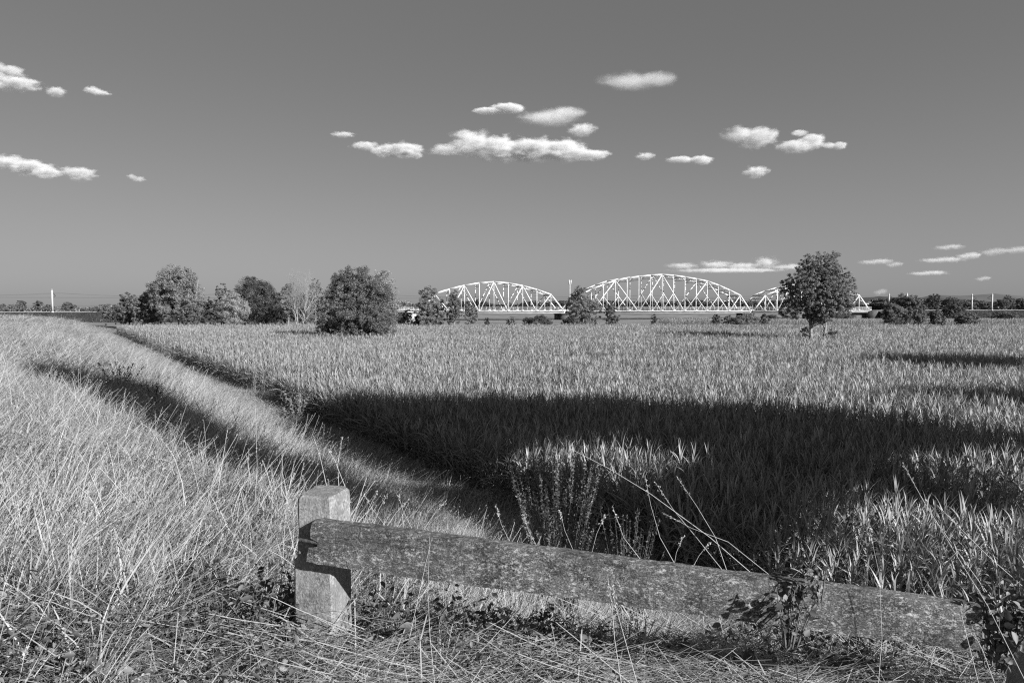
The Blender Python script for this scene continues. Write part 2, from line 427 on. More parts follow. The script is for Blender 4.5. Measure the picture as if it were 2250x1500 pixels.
corn_var = [corn_plant_mesh(100 + i) for i in range(9)]
corn_src = [source('maize_source', cat_meshes(list(cv)), M['corn']) for cv in corn_var]
ED = np.array([EN[1], -EN[0]]); ED = ED if ED[1] > 0 else -ED      # along the field edge, away from the camera
pts = []
def corn_rows(y0, y1, row, step, x1=None, big=1.0, far=False):
    """rows parallel to the field edge, between depths y0 and y1"""
    out = []
    qmin = -(260 if far else 235)
    qs = np.arange(-0.35, qmin, -row)
    for q in qs:
        s = np.arange(-60, 330, step); s = s + rs.uniform(-.35, .35, len(s)) * step
        qq = q + rs.normal(0, .05, len(s))
        x = -2.0 + EN[0] * qq + ED[0] * s; y = 24.5 + EN[1] * qq + ED[1] * s
        k = (y >= y0) & (y < y1) & in_view(x, y, 4.0, 0.80)
        out.append(np.stack([x[k], y[k]], -1))
    return np.concatenate(out)
P = np.concatenate([corn_rows(5, 45, .62, .17), corn_rows(45, 90, .70, .24), corn_rows(90, 157, .8, .34)])
lim = 154 + 6 * np.clip((P[:, 0] + 80) / 200, 0, 1) + 1.0 * np.sin(P[:, 0] * .13)
P = P[P[:, 1] < lim]
# thin spots and missing plants
hn = hash_noise(P[:, 0], P[:, 1], 5.0, 3) + .6 * hash_noise(P[:, 0], P[:, 1], 1.6, 4)
P = P[~((hn < -0.62) & (rs.uniform(0, 1, len(P)) < .6))]
P = P[~((hash_noise(P[:, 0] * .35, P[:, 1], 2.3, 31) < -.80) & (P[:, 1] > 30) & (rs.uniform(0, 1, len(P)) < .8))]
# leave room round the two trees that stand in the crop
for (tx, ty, tr) in ((-22.5, 102, 3.5), (43.8, 96, 1.2)):
    P = P[np.hypot(P[:, 0] - tx, P[:, 1] - ty) > tr]
P2 = corn_rows(197, 226, .9, .5, far=True)
k2 = (P2[:, 0] > 62) | ((P2[:, 0] > 48) & (P2[:, 1] > 206)); P2 = P2[k2]
P = np.concatenate([P, P2])
n = len(P)
hv = 1.0 + .08 * hash_noise(P[:, 0], P[:, 1] * 2, 9.0, 1) + .08 * hash_noise(P[:, 0], P[:, 1] * 2, 3.0, 2) + rs.normal(0, .08, n)
qd = -qof(P[:, 0], P[:, 1])
hv = hv * np.interp(qd, [0, 1.5], [.88, 1.0])
rot = np.stack([rs.normal(0, .06, n), rs.normal(0, .06, n), rs.uniform(0, 6.283, n)], -1)
wd = np.interp(P[:, 1], [0, 45, 90, 160], [1.0, 1.05, 1.15, 1.3])
scl = np.stack([wd, wd, hv], -1); idx = rs.randint(0, len(corn_src), n)
PZ = ground(P[:, 0], P[:, 1])
P3 = np.stack([P[:, 0], P[:, 1], PZ], -1)
# the nearest plants that the photograph shows are objects of their own
u = P[:, 0] / P[:, 1]; vtop = (CAM_Z - 2.3 - PZ) / P[:, 1]
seen = (np.abs(u) < .75) & (vtop < 0.42) & (P[:, 0] > -0.5 )
order = np.argsort(np.where(seen, P[:, 1] + 0.15 * np.abs(P[:, 0]), 1e9))[:280]
mask = np.ones(n, bool); mask[order] = False
scatter('maize_crop', 'dense field of tall maize stretching to the far trees', corn_src, P3[mask], rot[mask], scl[mask], idx[mask])
lv_me = [np_mesh('leaves', cv[0][0], cv[0][1], M['corn'], tone=cv[0][2]) for cv in corn_var]
st_me = [np_mesh('stalk', cv[1][0], cv[1][1], M['corn'], tone=cv[1][2]) for cv in corn_var]
for i in order:
    r_ = empty('maize_plant', P3[i]); r_.rotation_euler = rot[i]; r_.scale = scl[i]
    pxc = 1125 + 1500 * P3[i][0] / P3[i][1]; dpt = P3[i][1]
    wh = ('at the field corner behind the mugwort clump' if pxc < 1400 else 'in the dark crop behind the middle of the rail' if pxc < 1780 else 'in the front rows behind the right end of the rail' if dpt < 13.5 else 'a few rows back behind the right end of the rail')
    tag(r_, 'tall leafy maize plant ' + wh, 'maize plant', 'maize plants ' + wh)
    link('leaves', lv_me[idx[i]], r_); link('stalk', st_me[idx[i]], r_)
print('corn', n)

# ------------------------------------------------------------------ grass on the dike
rs = np.random.RandomState(11)
dry_src = [source('dry_tuft', grass_tuft(30, .36, .10, .0065, curv=.65, tone=(.58, .32), dirsd=1.8, heads=.12), M['dry']) for _ in range(5)] + \
          [source('dry_tuft', grass_tuft(9, .52, .08, .0055, lean_mu=.45, curv=.55, heads=.4, tone=(.8, .2)), M['dry']) for _ in range(4)] + \
          [source('dry_tuft', grass_tuft(40, .26, .13, .008, lean_mu=.7, curv=1.0, tone=(.50, .33), heads=0, dirsd=2.5), M['dry']) for _ in range(5)]
weed_src = [source('weed_tuft', weed_tuft(12, .28, .09, .035), M['weed']) for _ in range(4)] + \
           [source('weed_tuft', weed_tuft(7, .20, .10, .055, tone=(.5, .2)), M['weed']) for _ in range(2)] + \
           [source('weed_tuft', grass_tuft(45, .22, .11, .006, lean_mu=.4, curv=.7, tone=(.45, .3), heads=0, dirsd=3), M['weed']) for _ in range(4)]
straw_src = [source('straw', straw_mat(36, .55, .16, .005), M['dry']) for _ in range(5)]

def rand_pts(x0, x1, y0, y1, dens):
    m = int((x1 - x0) * (y1 - y0) * dens)
    return np.stack([rs.uniform(x0, x1, m), rs.uniform(y0, y1, m)], -1)

def grass_zone(y0, y1, dens, marg=1.8):
    p = rand_pts(-.8 * y1 - 2.2, .8 * y1 + 2.2, y0, y1, dens)
    q = qof(p[:, 0], p[:, 1])
    shoulder = (p[:, 1] < 11)
    k = in_view(p[:, 0], p[:, 1], marg) & ((q > -0.15) | (shoulder & (ground(p[:, 0], p[:, 1]) > .5))) & (q < 45)
    # bare ring beneath the camera
    k &= np.hypot(p[:, 0], p[:, 1]) > 1.3
    # keep clear of the post
    k &= ~((np.abs(p[:, 0] + 1.0) < .16) & (np.abs(p[:, 1] - 3.72) < .16))
    return p[k]

def height_field(x, y):
    """how tall the grass stands, as a factor of its tuft"""
    q = qof(x, y)
    h = 1.0 + .25 * hash_noise(x, y, 1.1, 5) + .15 * hash_noise(x, y, .45, 6)
    near_rail = np.clip(1 - (y - 3.6) / 1.0, 0, 1) * np.clip((x + 2.1) / 1.0, 0, 1)
    h = h * (1 - .72 * near_rail)
    t = np.clip(((x + 1.0) * -1.3 + (y - 3.7) * 1.4) / 3.65, 0, 1)          # grass shortened along the post's cast shadow so the shadow shows
    d = np.hypot(x + 1.0 + 1.3 * t, y - 3.7 - 1.4 * t); h = h * (1 - .62 * np.exp(-(d / .38) ** 2))
    h = h * (1 - (.22 + .3 * np.clip((x - .8) / .6, 0, 1)) * np.clip((x + .3) / 1.0, 0, 1) * np.clip((y - 3.2) / .6, 0, 1) * np.clip((8 - y) / 2, 0, 1))
    h = h * np.interp(y, [0, 2.8, 4.5], [.55, .7, 1.0])
    h = h * np.interp(q, [0, 1.2, 3.5, 5, 7, 10, 12], [.95, .85, .85, .9, 1.15, 1.2, 1.0]) * np.interp(y, [20, 60], [1, .7])
    return h

zones = [(0.8, 7, 88, 1.0), (7, 20, 46, 1.15), (20, 60, 15, 1.9), (60, 200, 4, 2.8)]
PP = []; SS = []
for (a, b, dn, ws) in zones:
    p = grass_zone(a, b, dn); PP.append(p); SS.append(np.full(len(p), ws))
p = np.concatenate(PP); ws = np.concatenate(SS); n = len(p)
hf = height_field(p[:, 0], p[:, 1])
# patches where weeds thin the dry grass
greenish = hash_noise(p[:, 0], p[:, 1], .8, 8) + .5 * hash_noise(p[:, 0], p[:, 1], .33, 9)
near_rail = np.clip(1 - (p[:, 1] - 3.5) / 1.2, 0, 1) * np.clip((p[:, 0] + 3.5) / 2.5, 0, 1)
low = np.clip(1 - (p[:, 1] - 2.4) / 1.8, 0, 1)
hollow = np.exp(-(((p[:, 0] + 1.62) / .20) ** 2 + ((p[:, 1] - 3.45) / .55) ** 2)) + np.exp(-(((p[:, 0] + 2.5) / .22) ** 2 + ((p[:, 1] - 3.5) / .3) ** 2))
keep = rs.uniform(0, 1, n) > np.clip(.9 * hollow + .08 + .35 * (greenish > .3) + .15 * near_rail + .05 * low + .9 * (hash_noise(p[:, 0], p[:, 1], .21, 41) < -.36), 0, .9) * (p[:, 1] < 12)
p = p[keep]; ws = ws[keep]; hf = hf[keep]; n = len(p)
z = ground(p[:, 0], p[:, 1])
scl = np.stack([ws, ws, hf * rs.uniform(.75, 1.2, n)], -1)
rot = np.stack([rs.normal(0, .16, n), rs.normal(.10, .16, n), 1.1 * hash_noise(p[:, 0], p[:, 1], .9, 12) + rs.normal(0, .8, n)], -1)
idx = rs.randint(0, len(dry_src), n)
scatter('dry_grass', 'tall pale dry grass covering the dike slope', dry_src, np.stack([p[:, 0], p[:, 1], z], -1), rot, scl, idx)
print('dry', n)
# weeds and green grass
p = grass_zone(.8, 9, 60); n = len(p)
greenish = hash_noise(p[:, 0], p[:, 1], .8, 8) + .5 * hash_noise(p[:, 0], p[:, 1], .33, 9)
near_rail = np.clip(1 - (p[:, 1] - 3.5) / 1.5, 0, 1)
low = np.clip(1 - (p[:, 1] - 2.6) / 1.6, 0, 1); k = rs.uniform(0, 1, n) < np.clip(.22 + .45 * (greenish > .1) + .6 * near_rail + .15 * low, 0, 1) * np.where((p[:, 1] > 2.9) & (p[:, 1] < 4.8) & (p[:, 0] > -.9), .25, 1); p = p[k]; n = len(p)
z = ground(p[:, 0], p[:, 1]); s_ = rs.uniform(.6, 1.15, n)
scatter('green_weeds', 'low leafy weeds and green grass in front of the rail', weed_src, np.stack([p[:, 0], p[:, 1], z], -1),
        np.stack([rs.normal(0, .15, n), rs.normal(0, .15, n), rs.uniform(0, 6.28, n)], -1), np.stack([s_, s_, s_ * rs.uniform(.6, 1.1, n)], -1), np.where(rs.uniform(0, 1, n) < .28, rs.randint(0, 6, n), rs.randint(6, 10, n)))
p = rand_pts(-3, 3.2, 1.6, 3.6, 42); n = len(p)
k = rs.uniform(0, 1, n) < np.clip(.3 + .8 * np.exp(-((p[:, 0] - .7) / 1.1) ** 2), 0, 1); p = p[k]; n = len(p)
z = ground(p[:, 0], p[:, 1])
scatter('fallen_straw', 'pale dry straws fallen criss-cross before the rail', straw_src, np.stack([p[:, 0], p[:, 1], z], -1),
        np.stack([rs.normal(0, .08, n), rs.normal(0, .08, n), rs.normal(0, .4, n)], -1), np.ones((n, 3)), rs.randint(0, len(straw_src), n))

# ------------------------------------------------------------------ guard rail: two posts and a weathered rail
def weathered(name, dark, mid, light, scale, sx=(1, 1, 1), speck=0.5, cracks=False):
    m, nt, out = new_mat(name); N = nt.nodes; L = nt.links
    tc = N.new('ShaderNodeTexCoord')
    mp = N.new('ShaderNodeMapping'); mp.inputs['Scale'].default_value = sx; L.new(tc.outputs['Object'], mp.inputs['Vector'])
    def nz(sc, de, ro=.6, v=mp.outputs[0]):
        k = N.new('ShaderNodeTexNoise'); k.inputs['Scale'].default_value = sc; k.inputs['Detail'].default_value = de; k.inputs['Roughness'].default_value = ro; L.new(v, k.inputs['Vector']); return k.outputs['Fac']
    def ramp(f, a, b, ca, cb):
        k = N.new('ShaderNodeValToRGB'); k.color_ramp.elements[0].position = a; k.color_ramp.elements[1].position = b
        k.color_ramp.elements[0].color = g(ca); k.color_ramp.elements[1].color = g(cb); L.new(f, k.inputs[0]); return k.outputs[0]
    def mix(f, a, b):
        k = N.new('ShaderNodeMix'); k.data_type = 'RGBA'; L.new(f, k.inputs['Factor'])
        L.new(a, k.inputs['A']); L.new(b, k.inputs['B']); return k.outputs['Result']
    base = ramp(nz(scale, 8), .38, .62, dark, mid)
    fine = ramp(nz(scale * 14, 4, .7), .42, .6, dark * .6, light * .75)
    c = mix(ramp(nz(scale * 3.5, 5), .40, .60, .15, .75), base, fine)
    lich = ramp(nz(scale * 4.2, 6, .75), .54, .60, 0, 1)
    lc = ramp(nz(scale * 9, 2), .3, .7, light, light * 1.15)
    k = N.new('ShaderNodeMath'); k.operation = 'MULTIPLY'; k.inputs[1].default_value = speck; L.new(lich, k.inputs[0])
    c = mix(k.outputs[0], c, lc)
    # broad stains
    st = ramp(nz(scale * .45, 3), .42, .62, 0, .55); kb = N.new('ShaderNodeRGB'); kb.outputs[0].default_value = g(dark); c = mix(st, c, kb.outputs[0])
    crk = None
    if cracks:
        mc = N.new('ShaderNodeMapping'); mc.inputs['Scale'].default_value = (.9, 1, 16); mc.inputs['Rotation'].default_value = (0, -.125, 0); L.new(tc.outputs['Object'], mc.inputs['Vector'])
        f = nz(1.6, 4, .5, mc.outputs[0]); d1 = N.new('ShaderNodeMath'); d1.operation = 'SUBTRACT'; d1.inputs[1].default_value = .5; L.new(f, d1.inputs[0])
        d2 = N.new('ShaderNodeMath'); d2.operation = 'ABSOLUTE'; L.new(d1.outputs[0], d2.inputs[0])
        crk = ramp(d2.outputs[0], .003, .009, 1, 0)
        gate = ramp(nz(4, 2), .50, .56, 0, 1); gm = N.new('ShaderNodeMath'); gm.operation = 'MULTIPLY'; L.new(crk, gm.inputs[0]); L.new(gate, gm.inputs[1]); crk = gm.outputs[0]
        kc = N.new('ShaderNodeRGB'); kc.outputs[0].default_value = g(.012); c = mix(crk, c, kc.outputs[0])
    b = N.new('ShaderNodeBsdfPrincipled'); b.inputs['Roughness'].default_value = .95; b.inputs['Specular IOR Level'].default_value = .2
    L.new(c, b.inputs['Base Color'])
    bp = N.new('ShaderNodeBump'); bp.inputs['Strength'].default_value = .8; bp.inputs['Distance'].default_value = .006
    ad = N.new('ShaderNodeMath'); ad.operation = 'ADD'; L.new(nz(scale * 12, 6, .7), ad.inputs[0]); L.new(nz(scale * 3, 5), ad.inputs[1])
    L.new(ad.outputs[0], bp.inputs['Height']); L.new(bp.outputs[0], b.inputs['Normal']); L.new(b.outputs[0], out.inputs['Surface'])
    return m
M['rail'] = weathered('lichened_rail', .025, .13, .58, 9, (.9, 2, 1.6), .8, cracks=True)
M['post'] = weathered('weathered_post_concrete', .15, .32, .58, 6, (1, 1, .8), .4)
M['rust'] = mat_rough('rusty_iron', .03, .10, 30, bump=.4)

def wobble(bm, amp, sc, seed=0):
    for v in bm.verts:
        d = mnoise.noise_vector((v.co + Vector((seed, 0, 0))) * sc); d2 = mnoise.noise_vector((v.co + Vector((seed, 5, 0))) * sc * 4)
        v.co += d * amp + d2 * amp * .35

def grid_box(bm, w_, d_, h_, seg, origin=(0, 0, 0)):
    """subdivided, slightly bevelled box"""
    r = bmesh.ops.create_cube(bm, size=1)
    for v in r['verts']:
        v.co = Vector((v.co.x * w_, v.co.y * d_, (v.co.z + .5) * h_)) + Vector(origin)
    es = list({e for v in r['verts'] for e in v.link_edges})
    bmesh.ops.bevel(bm, geom=es, offset=.012, segments=2, affect='EDGES')

def bm_obj(name, bm, mat, parent=None, smooth=True, loc=(0, 0, 0)):
    me = bpy.data.meshes.new(name); bm.to_mesh(me); bm.free(); me.materials.append(mat)
    if smooth: me.polygons.foreach_set('use_smooth', np.ones(len(me.polygons), bool)); me.set_sharp_from_angle(angle=R(28))
    return link(name, me, parent, loc)

ra = at(686, 1186, 3.58); rb = at(2150, 1376, 2.92)                  # rail ends (middle of the face)
rd = (rb - ra); rang = math.atan2(rd.y, rd.x)
def make_post(base, top_z, rz, seed, label):
    t = empty('guard_post', base, rz); h = top_z - base[2]
    bm = bmesh.new()
    # stacked cross-sections: wide foot, step, narrower broken head
    W = .118
    prof = [(-.15, -W, W), (h * .3, -W, W), (h * .50, -W, W), (h * .57, -W * .99, W), (h * .60, -W * .80, W), (h * .75, -W * .76, W), (h * .95, -W * .75, W), (h * .985, -W * .72, W * .97), (h, -W * .62, W * .90)]
    rings = []
    for (zz, xl, xr) in prof:
        yl, yr = -W, W
        if zz > h * .96: yl, yr = -W * .97, W * .97
        if zz >= h: yl, yr = -W * .88, W * .88
        c = .016; loop = []
        nx_, ny_ = 7, 7
        pts_ = []
        for i in range(nx_): pts_.append((xl + c + (xr - xl - 2 * c) * i / (nx_ - 1), yl))
        for i in range(ny_): pts_.append((xr, yl + c + (yr - yl - 2 * c) * i / (ny_ - 1)))
        for i in range(nx_): pts_.append((xr - c - (xr - xl - 2 * c) * i / (nx_ - 1), yr))
        for i in range(ny_): pts_.append((xl, yr - c - (yr - yl - 2 * c) * i / (ny_ - 1)))
        rings.append([bm.verts.new((px, py, zz)) for px, py in pts_])
    for a, b in zip(rings[:-1], rings[1:]):
        m_ = len(a)
        for i in range(m_): bm.faces.new((a[i], a[(i + 1) % m_], b[(i + 1) % m_], b[i]))
    bm.faces.new(rings[-1])
    bmesh.ops.subdivide_edges(bm, edges=[e for e in bm.edges if abs(e.verts[0].co.z - e.verts[1].co.z) > .03], cuts=5)
    wobble(bm, .0055, 9, seed)
    o = bm_obj('shaft', bm, M['post'], t, smooth=True)
    tag(t, label, 'post')
    return t
pb = at(712, 1385, 3.74)
make_post((pb.x, pb.y, gz(pb.x, pb.y) - .02), at(712, 1077, 3.74).z, rang, 1, 'square weathered concrete post with a broken head carrying the left end of the rail')
p2 = at(2308, 1270, 3.08)
make_post((p2.x, p2.y, gz(p2.x, p2.y) - .02), at(2308, 1262, 3.08).z, rang, 9, 'concrete post half out of frame among weeds past the rail end')

def make_rail():
    t = empty('guard_rail', ra, 0)
    L_ = rd.length; d = rd.normalized(); sidev = Vector((0, 0, 1)).cross(d).normalized(); upv = d.cross(sidev).normalized()
    if upv.z < 0: upv = -upv
    bm = bmesh.new(); ns = 150; rings = []
    hh0 = .113; th = .036
    sec = [(-th, -.97), (-th * 1.06, -.6), (-th * 1.08, -.25), (-th * 1.08, -.13), (-th * 1.08, .13), (-th * 1.08, .25), (-th * 1.06, .62), (-th * 1.04, .88), (-th * .94, .965), (0, 1.0), (th * .9, 1.0), (th, .93), (th, 0), (th, -.9), (th * .8, -1), (-th * .8, -1.0)]
    front = sidev if sidev.y < 0 else -sidev
    for i in range(ns + 1):
        s = i / ns
        c = d * (L_ * s)
        hh = hh0 * (1 + .03 * math.sin(s * 9) + .04 * math.sin(s * math.pi)) * (1.0 - .15 * s ** 1.5) * (1 if .012 < s < .985 else .95)
        ring = []
        for (a, b) in sec:
            ex = 0
            if i == 0: ex = .01 * mnoise.noise(Vector((b * 3, 1, 0))) + .012 * b
            if i == ns: ex = -.04 * abs(mnoise.noise(Vector((b * 4, 7, a * 30))))
            p = c - front * a * -1 * -1 if False else c + front * (-a) + upv * (b * hh) + d * ex
            ring.append(bm.verts.new(p))
        rings.append(ring)
    m_ = len(sec)
    for a, b in zip(rings[:-1], rings[1:]):
        for i in range(m_): bm.faces.new((a[i], a[(i + 1) % m_], b[(i + 1) % m_], b[i]))
    bm.faces.new(rings[0]); bm.faces.new(rings[-1][::-1])
    # notch at the left end where the bolt passes
    for v in bm.verts:
        s = v.co.dot(d); b = v.co.dot(upv)
        if s < .05 and abs(b) < .02: v.co += d * (.052 - s)
    bmesh.ops.recalc_face_normals(bm, faces=bm.faces)
    for v in bm.verts:
        dv = mnoise.noise_vector(v.co * 6); v.co += dv * .004 + mnoise.noise_vector(v.co * 25) * .003
        # long weather cracks
    bm_obj('rail_beam', bm, M['rail'], t)
    tb = Tubes(8); p0 = Vector((-.062, -.012, .006)); p1 = Vector((.056, -.046, -.002))
    tb.add([p0 + front * 0, p0 + (p1 - p0) * .5, p1], [.010, .010, .010]); tb.build('bolt', M['rust'], t)
    tag(t, 'lichen-covered weathered rail sloping down to the right, fixed to the concrete post', 'guard rail')
    # cracks: thin dark splits laid into the face
    cr = MB()
    return t
make_rail()

# ------------------------------------------------------------------ trees
def tree(name, label, base, ells, n_clump, per, leaf, mleaf, mbark, trunks=((0, 0),), tr=.25, seed=1, fork=.28, cr=.16, gap=-.45, group=None, cat='tree', branches=22, lower=.0, tone=(.5, .2), jit=.9):
    """ells: (cx, cy, cz, rx, ry, rz) crown lobes relative to the base"""
    r = np.random.RandomState(seed)
    t = empty(name, base); E = [tuple(e) for e in ells]
    for e in list(E)[:5]:                                            # boughs that break the outline
        for _ in range(5):
            dv = r.normal(0, 1, 3); dv /= np.linalg.norm(dv); dv[2] = dv[2] * .9 + .1; f = r.uniform(.22, .36); k = r.uniform(.72, .98)
            E.append((e[0] + dv[0] * e[3] * k, e[1] + dv[1] * e[4] * k, e[2] + dv[2] * e[5] * k, e[3] * f, e[4] * f, e[5] * f * 1.1))
    E = np.array(E); leaf = leaf * .74; per = int(per * 1.7); tone = (tone[0], tone[1] * .75)
    vol = E[:, 3] * E[:, 4] * E[:, 5]; pick = r.choice(len(E), n_clump * 2, p=vol ** .7 / np.sum(vol ** .7))
    d = r.normal(0, 1, (len(pick), 3)); d /= np.linalg.norm(d, axis=1, keepdims=True)
    rad = r.uniform(0, 1, len(pick)) ** .38
    C = E[pick, :3] + d * rad[:, None] * E[pick, 3:]
    keepv = []
    sc = 1.0 / (np.mean(np.array(ells, float)[:, 3]) * .42)
    for c in C:
        keepv.append(mnoise.noise(Vector(c) * sc + Vector((seed, 0, 0))) > gap)
    C = C[np.array(keepv)][:n_clump]
    C = C[C[:, 2] > lower]
    Rm = np.mean(np.array(ells, float)[:, 3]) * cr * r.uniform(.6, 1.5, len(C))
    m = len(C) * per; ci = np.repeat(np.arange(len(C)), per)
    off = r.normal(0, 1, (m, 3)); off *= (r.uniform(0, 1, m) ** .5 / (np.linalg.norm(off, axis=1) + 1e-6))[:, None] * 1.3
    P_ = C[ci] + off * Rm[ci][:, None] * np.array([1, 1, .8])
    cen = np.average(E[:, :3], axis=0, weights=vol)
    outw = P_ - cen; outw /= np.linalg.norm(outw, axis=1, keepdims=True) + 1e-6
    nr = r.normal(0, jit, (m, 3)) + outw * .55 + off * .5 + np.array([0, 0, .25]); ax = r.normal(0, 1, (m, 3)) + np.array([0, 0, .25])
    clt = r.normal(0, .12, len(C))
    tn = np.clip(r.normal(tone[0], tone[1], m) + clt[ci], 0, 1)
    V_, F_, T_ = leaf_quads(P_, leaf * r.uniform(.6, 1.4, m), nr, ax, tn, .6)
    link('crown', np_mesh('crown', V_, F_, mleaf, tone=T_), t)
    if mbark:
        tb = Tubes(6); top = min(max(e[2] + e[5] * .35 for e in ells), max(e[2] + e[5] for e in ells) * .8)
        bi = r.choice(len(C), min(branches, len(C)), replace=False)
        for k, (tx, ty) in enumerate(trunks):
            lean = Vector((tx, ty, 0)) * .45 + Vector((r.normal(0, .25), r.normal(0, .25), 0))
            pts_ = []; rr = []
            for j in range(7):
                s = j / 6; wob = Vector((r.normal(0, .06), r.normal(0, .06), 0)) * top * .1 * s
                pts_.append(Vector((tx, ty, -.1)) + lean * s + Vector((0, 0, top * s)) + wob); rr.append(tr * (1 - .85 * s) + .012)
            tb.add(pts_, rr)
            for b in bi[k::len(trunks)]:
                c = Vector(C[b]); s0 = min(.85, max(fork * .7, fork + (c.z / top - fork) * .5 - .1)) ; a = pts_[0].lerp(pts_[-1], s0)
                jj = min(5, int(s0 * 6)); a = pts_[jj].lerp(pts_[jj + 1], s0 * 6 - jj)
                mid = a.lerp(c, .5) + Vector((r.normal(0, .1), r.normal(0, .1), r.uniform(-.02, .12))) * (c - a).length * .6
                r0 = tr * (1 - .85 * s0) * .5
                tb.add([a, a.lerp(mid, .6) , mid, mid.lerp(c, .6), c], [r0, r0 * .75, r0 * .5, r0 * .3, .01])
        tb.build('trunk', mbark, t)
    return tag(t, label, cat, group)

def px_tree(px, pytop, wpx, Y, name, label, mleaf, mbark=None, base_z=0, lobes=1, asp=1.0, n=140, per=60, leaf=.3, seed=1, low=.12, trunks=((0, 0),), shape=None, **kw):
    """tree that spans wpx photo pixels round column px, top at pixel row pytop, at depth Y"""
    top = at(px, pytop, Y); x = top.x; H = top.z - base_z; W_ = wpx / 1500 * Y / 2
    r = random.Random(seed)
    if shape: ells = [(a * W_, b * W_, c * H, d_ * W_, e_ * W_, f_ * H) for (a, b, c, d_, e_, f_) in shape]
    elif lobes == 1: ells = [(0, 0, H * (.5 + low / 2), W_, W_ * asp, H * (.5 - low / 2))]
    else:
        ells = [(0, 0, H * .5, W_ * .82, W_ * .8 * asp, H * .42)]
        for k in range(lobes):
            a = r.uniform(0, 6.28); zz = r.uniform(.35, .78)
            ells.append((math.cos(a) * W_ * .48, math.sin(a) * W_ * .48 * asp, H * zz, W_ * r.uniform(.35, .52), W_ * .42 * asp, H * r.uniform(.16, .22)))
        ells.append((r.uniform(-.2, .2) * W_, 0, H * .8, W_ * .5, W_ * .5, H * .2))
    return tree(name, label, (x, Y, base_z), ells, n, per, leaf, mleaf, mbark, trunks=trunks, seed=seed, **kw)

D, MI, PA = M['leaf_dark'], M['leaf_mid'], M['leaf_pale']; BK, BP = M['bark'], M['bark_pale']
BT = 'broadleaf_tree'
# the lone tree in the crop on the right
px_tree(1800, 552, 170, 96, BT, 'lone round-crowned tree with two trunks standing in the maize before the bridge end', MI, BK, n=2200, per=60, leaf=.155, seed=3, trunks=((-.75, 0), (.9, .1)), tr=.26, fork=.25, cr=.085, gap=-.32, branches=50, tone=(.55, .3),
        shape=[(0, 0, .64, .78, .8, .34), (.42, 0, .60, .52, .6, .26), (-.42, .1, .56, .50, .55, .24), (0, 0, .84, .5, .5, .16), (-.72, 0, .42, .28, .3, .10), (.68, 0, .46, .26, .3, .10), (.05, 0, .38, .45, .45, .10), (.42, 0, .17, .14, .15, .05), (-.30, .1, .20, .14, .14, .05)])
# the big willow in the crop
px_tree(782, 580, 176, 102, 'willow_tree', 'huge dark bushy willow reaching down into the maize', MI, BK, n=1700, per=62, leaf=.19, seed=7, trunks=((-.8, 0), (.9, .3), (0, .5)), tr=.3, fork=.1, cr=.10, gap=-.45, tone=(.30, .27), branches=20,
        shape=[(-.08, 0, .62, .62, .75, .36), (.45, 0, .50, .50, .7, .34), (-.55, 0, .40, .42, .6, .34), (0, 0, .3, .85, .85, .28), (-.05, .1, .82, .38, .4, .17), (.62, .1, .28, .38, .5, .26), (-.62, 0, .2, .36, .5, .2)])
px_tree(842, 593, 66, 112, BT, 'pale feathery tree just behind the right side of the big willow', PA, BP, n=260, per=55, leaf=.22, seed=8, low=.1, gap=-.15, tone=(.6, .2), cr=.16)
# left group
G1 = 'trees between the field and the railway, left of the big willow'
px_tree(385, 583, 122, 178, 'poplar_tree', 'largest grey-green poplar group tree with pale trunks, at the left of the tree belt', MI, BP, n=900, per=55, leaf=.32, seed=21, trunks=((-3, 0), (-1.5, .5), (.5, 0), (2.2, .3), (4, 0)), tr=.22, cr=.13, gap=-.4, tone=(.7, .25), group=G1, branches=30,
        shape=[(0, 0, .68, .72, .8, .30), (-.45, 0, .5, .5, .6, .3), (.5, 0, .5, .45, .6, .3), (.1, 0, .3, .8, .7, .18), (.35, 0, .78, .4, .4, .19), (-.25, 0, .76, .42, .4, .2)])
px_tree(322, 640, 90, 186, BT, 'mid-grey tree leaning against the left side of the big poplar', MI, BK, n=260, per=55, leaf=.34, seed=22, lobes=3, group=G1, tone=(.55, .2), lower=1.0)
px_tree(283, 640, 62, 190, BT, 'dark round tree at the left end of the tree belt', MI, BK, n=220, per=55, leaf=.34, seed=23, lobes=3, group=G1, tone=(.3, .2), low=.2)
px_tree(232, 664, 40, 205, BT, 'small low tree at the foot of the railway bank, left of the belt', MI, None, n=90, per=50, leaf=.34, seed=24, lobes=2, group=G1, tone=(.4, .2))
px_tree(262, 668, 40, 200, BT, 'small low tree touching the left end of the tree belt', MI, None, n=90, per=50, leaf=.34, seed=25, lobes=2, group=G1, tone=(.45, .2))
px_tree(485, 619, 44, 200, BT, 'pale tree top showing behind the dark oak', PA, BP, n=160, per=50, leaf=.36, seed=26, group=G1, lobes=2, tone=(.2, .2))
px_tree(553, 608, 124, 188, 'oak_tree', 'broad nearly black oak behind the small pale round tree', D, BK, n=520, per=75, leaf=.34, seed=27, group=G1, gap=-.6, cr=.15,
        shape=[(0, 0, .6, .8, .8, .36), (-.5, 0, .45, .5, .6, .32), (.5, 0, .42, .5, .6, .34), (0, 0, .25, .95, .8, .25), (.1, 0, .84, .42, .45, .15)])
px_tree(462, 655, 62, 182, BT, 'dark bushy tree between the poplar and the small pale round tree', D, None, n=240, per=60, leaf=.32, seed=28, lobes=3, group=G1, gap=-.6, low=0)
px_tree(512, 643, 64, 162, BT, 'small pale round tree with a short forked trunk in front of the dark oak', PA, BP, n=300, per=50, leaf=.24, seed=29, lobes=1, group=G1, cr=.13, gap=-.3, tone=(.75, .2), trunks=((-.2, 0), (.3, 0), (0, .2)), tr=.09, fork=.12, low=.18)
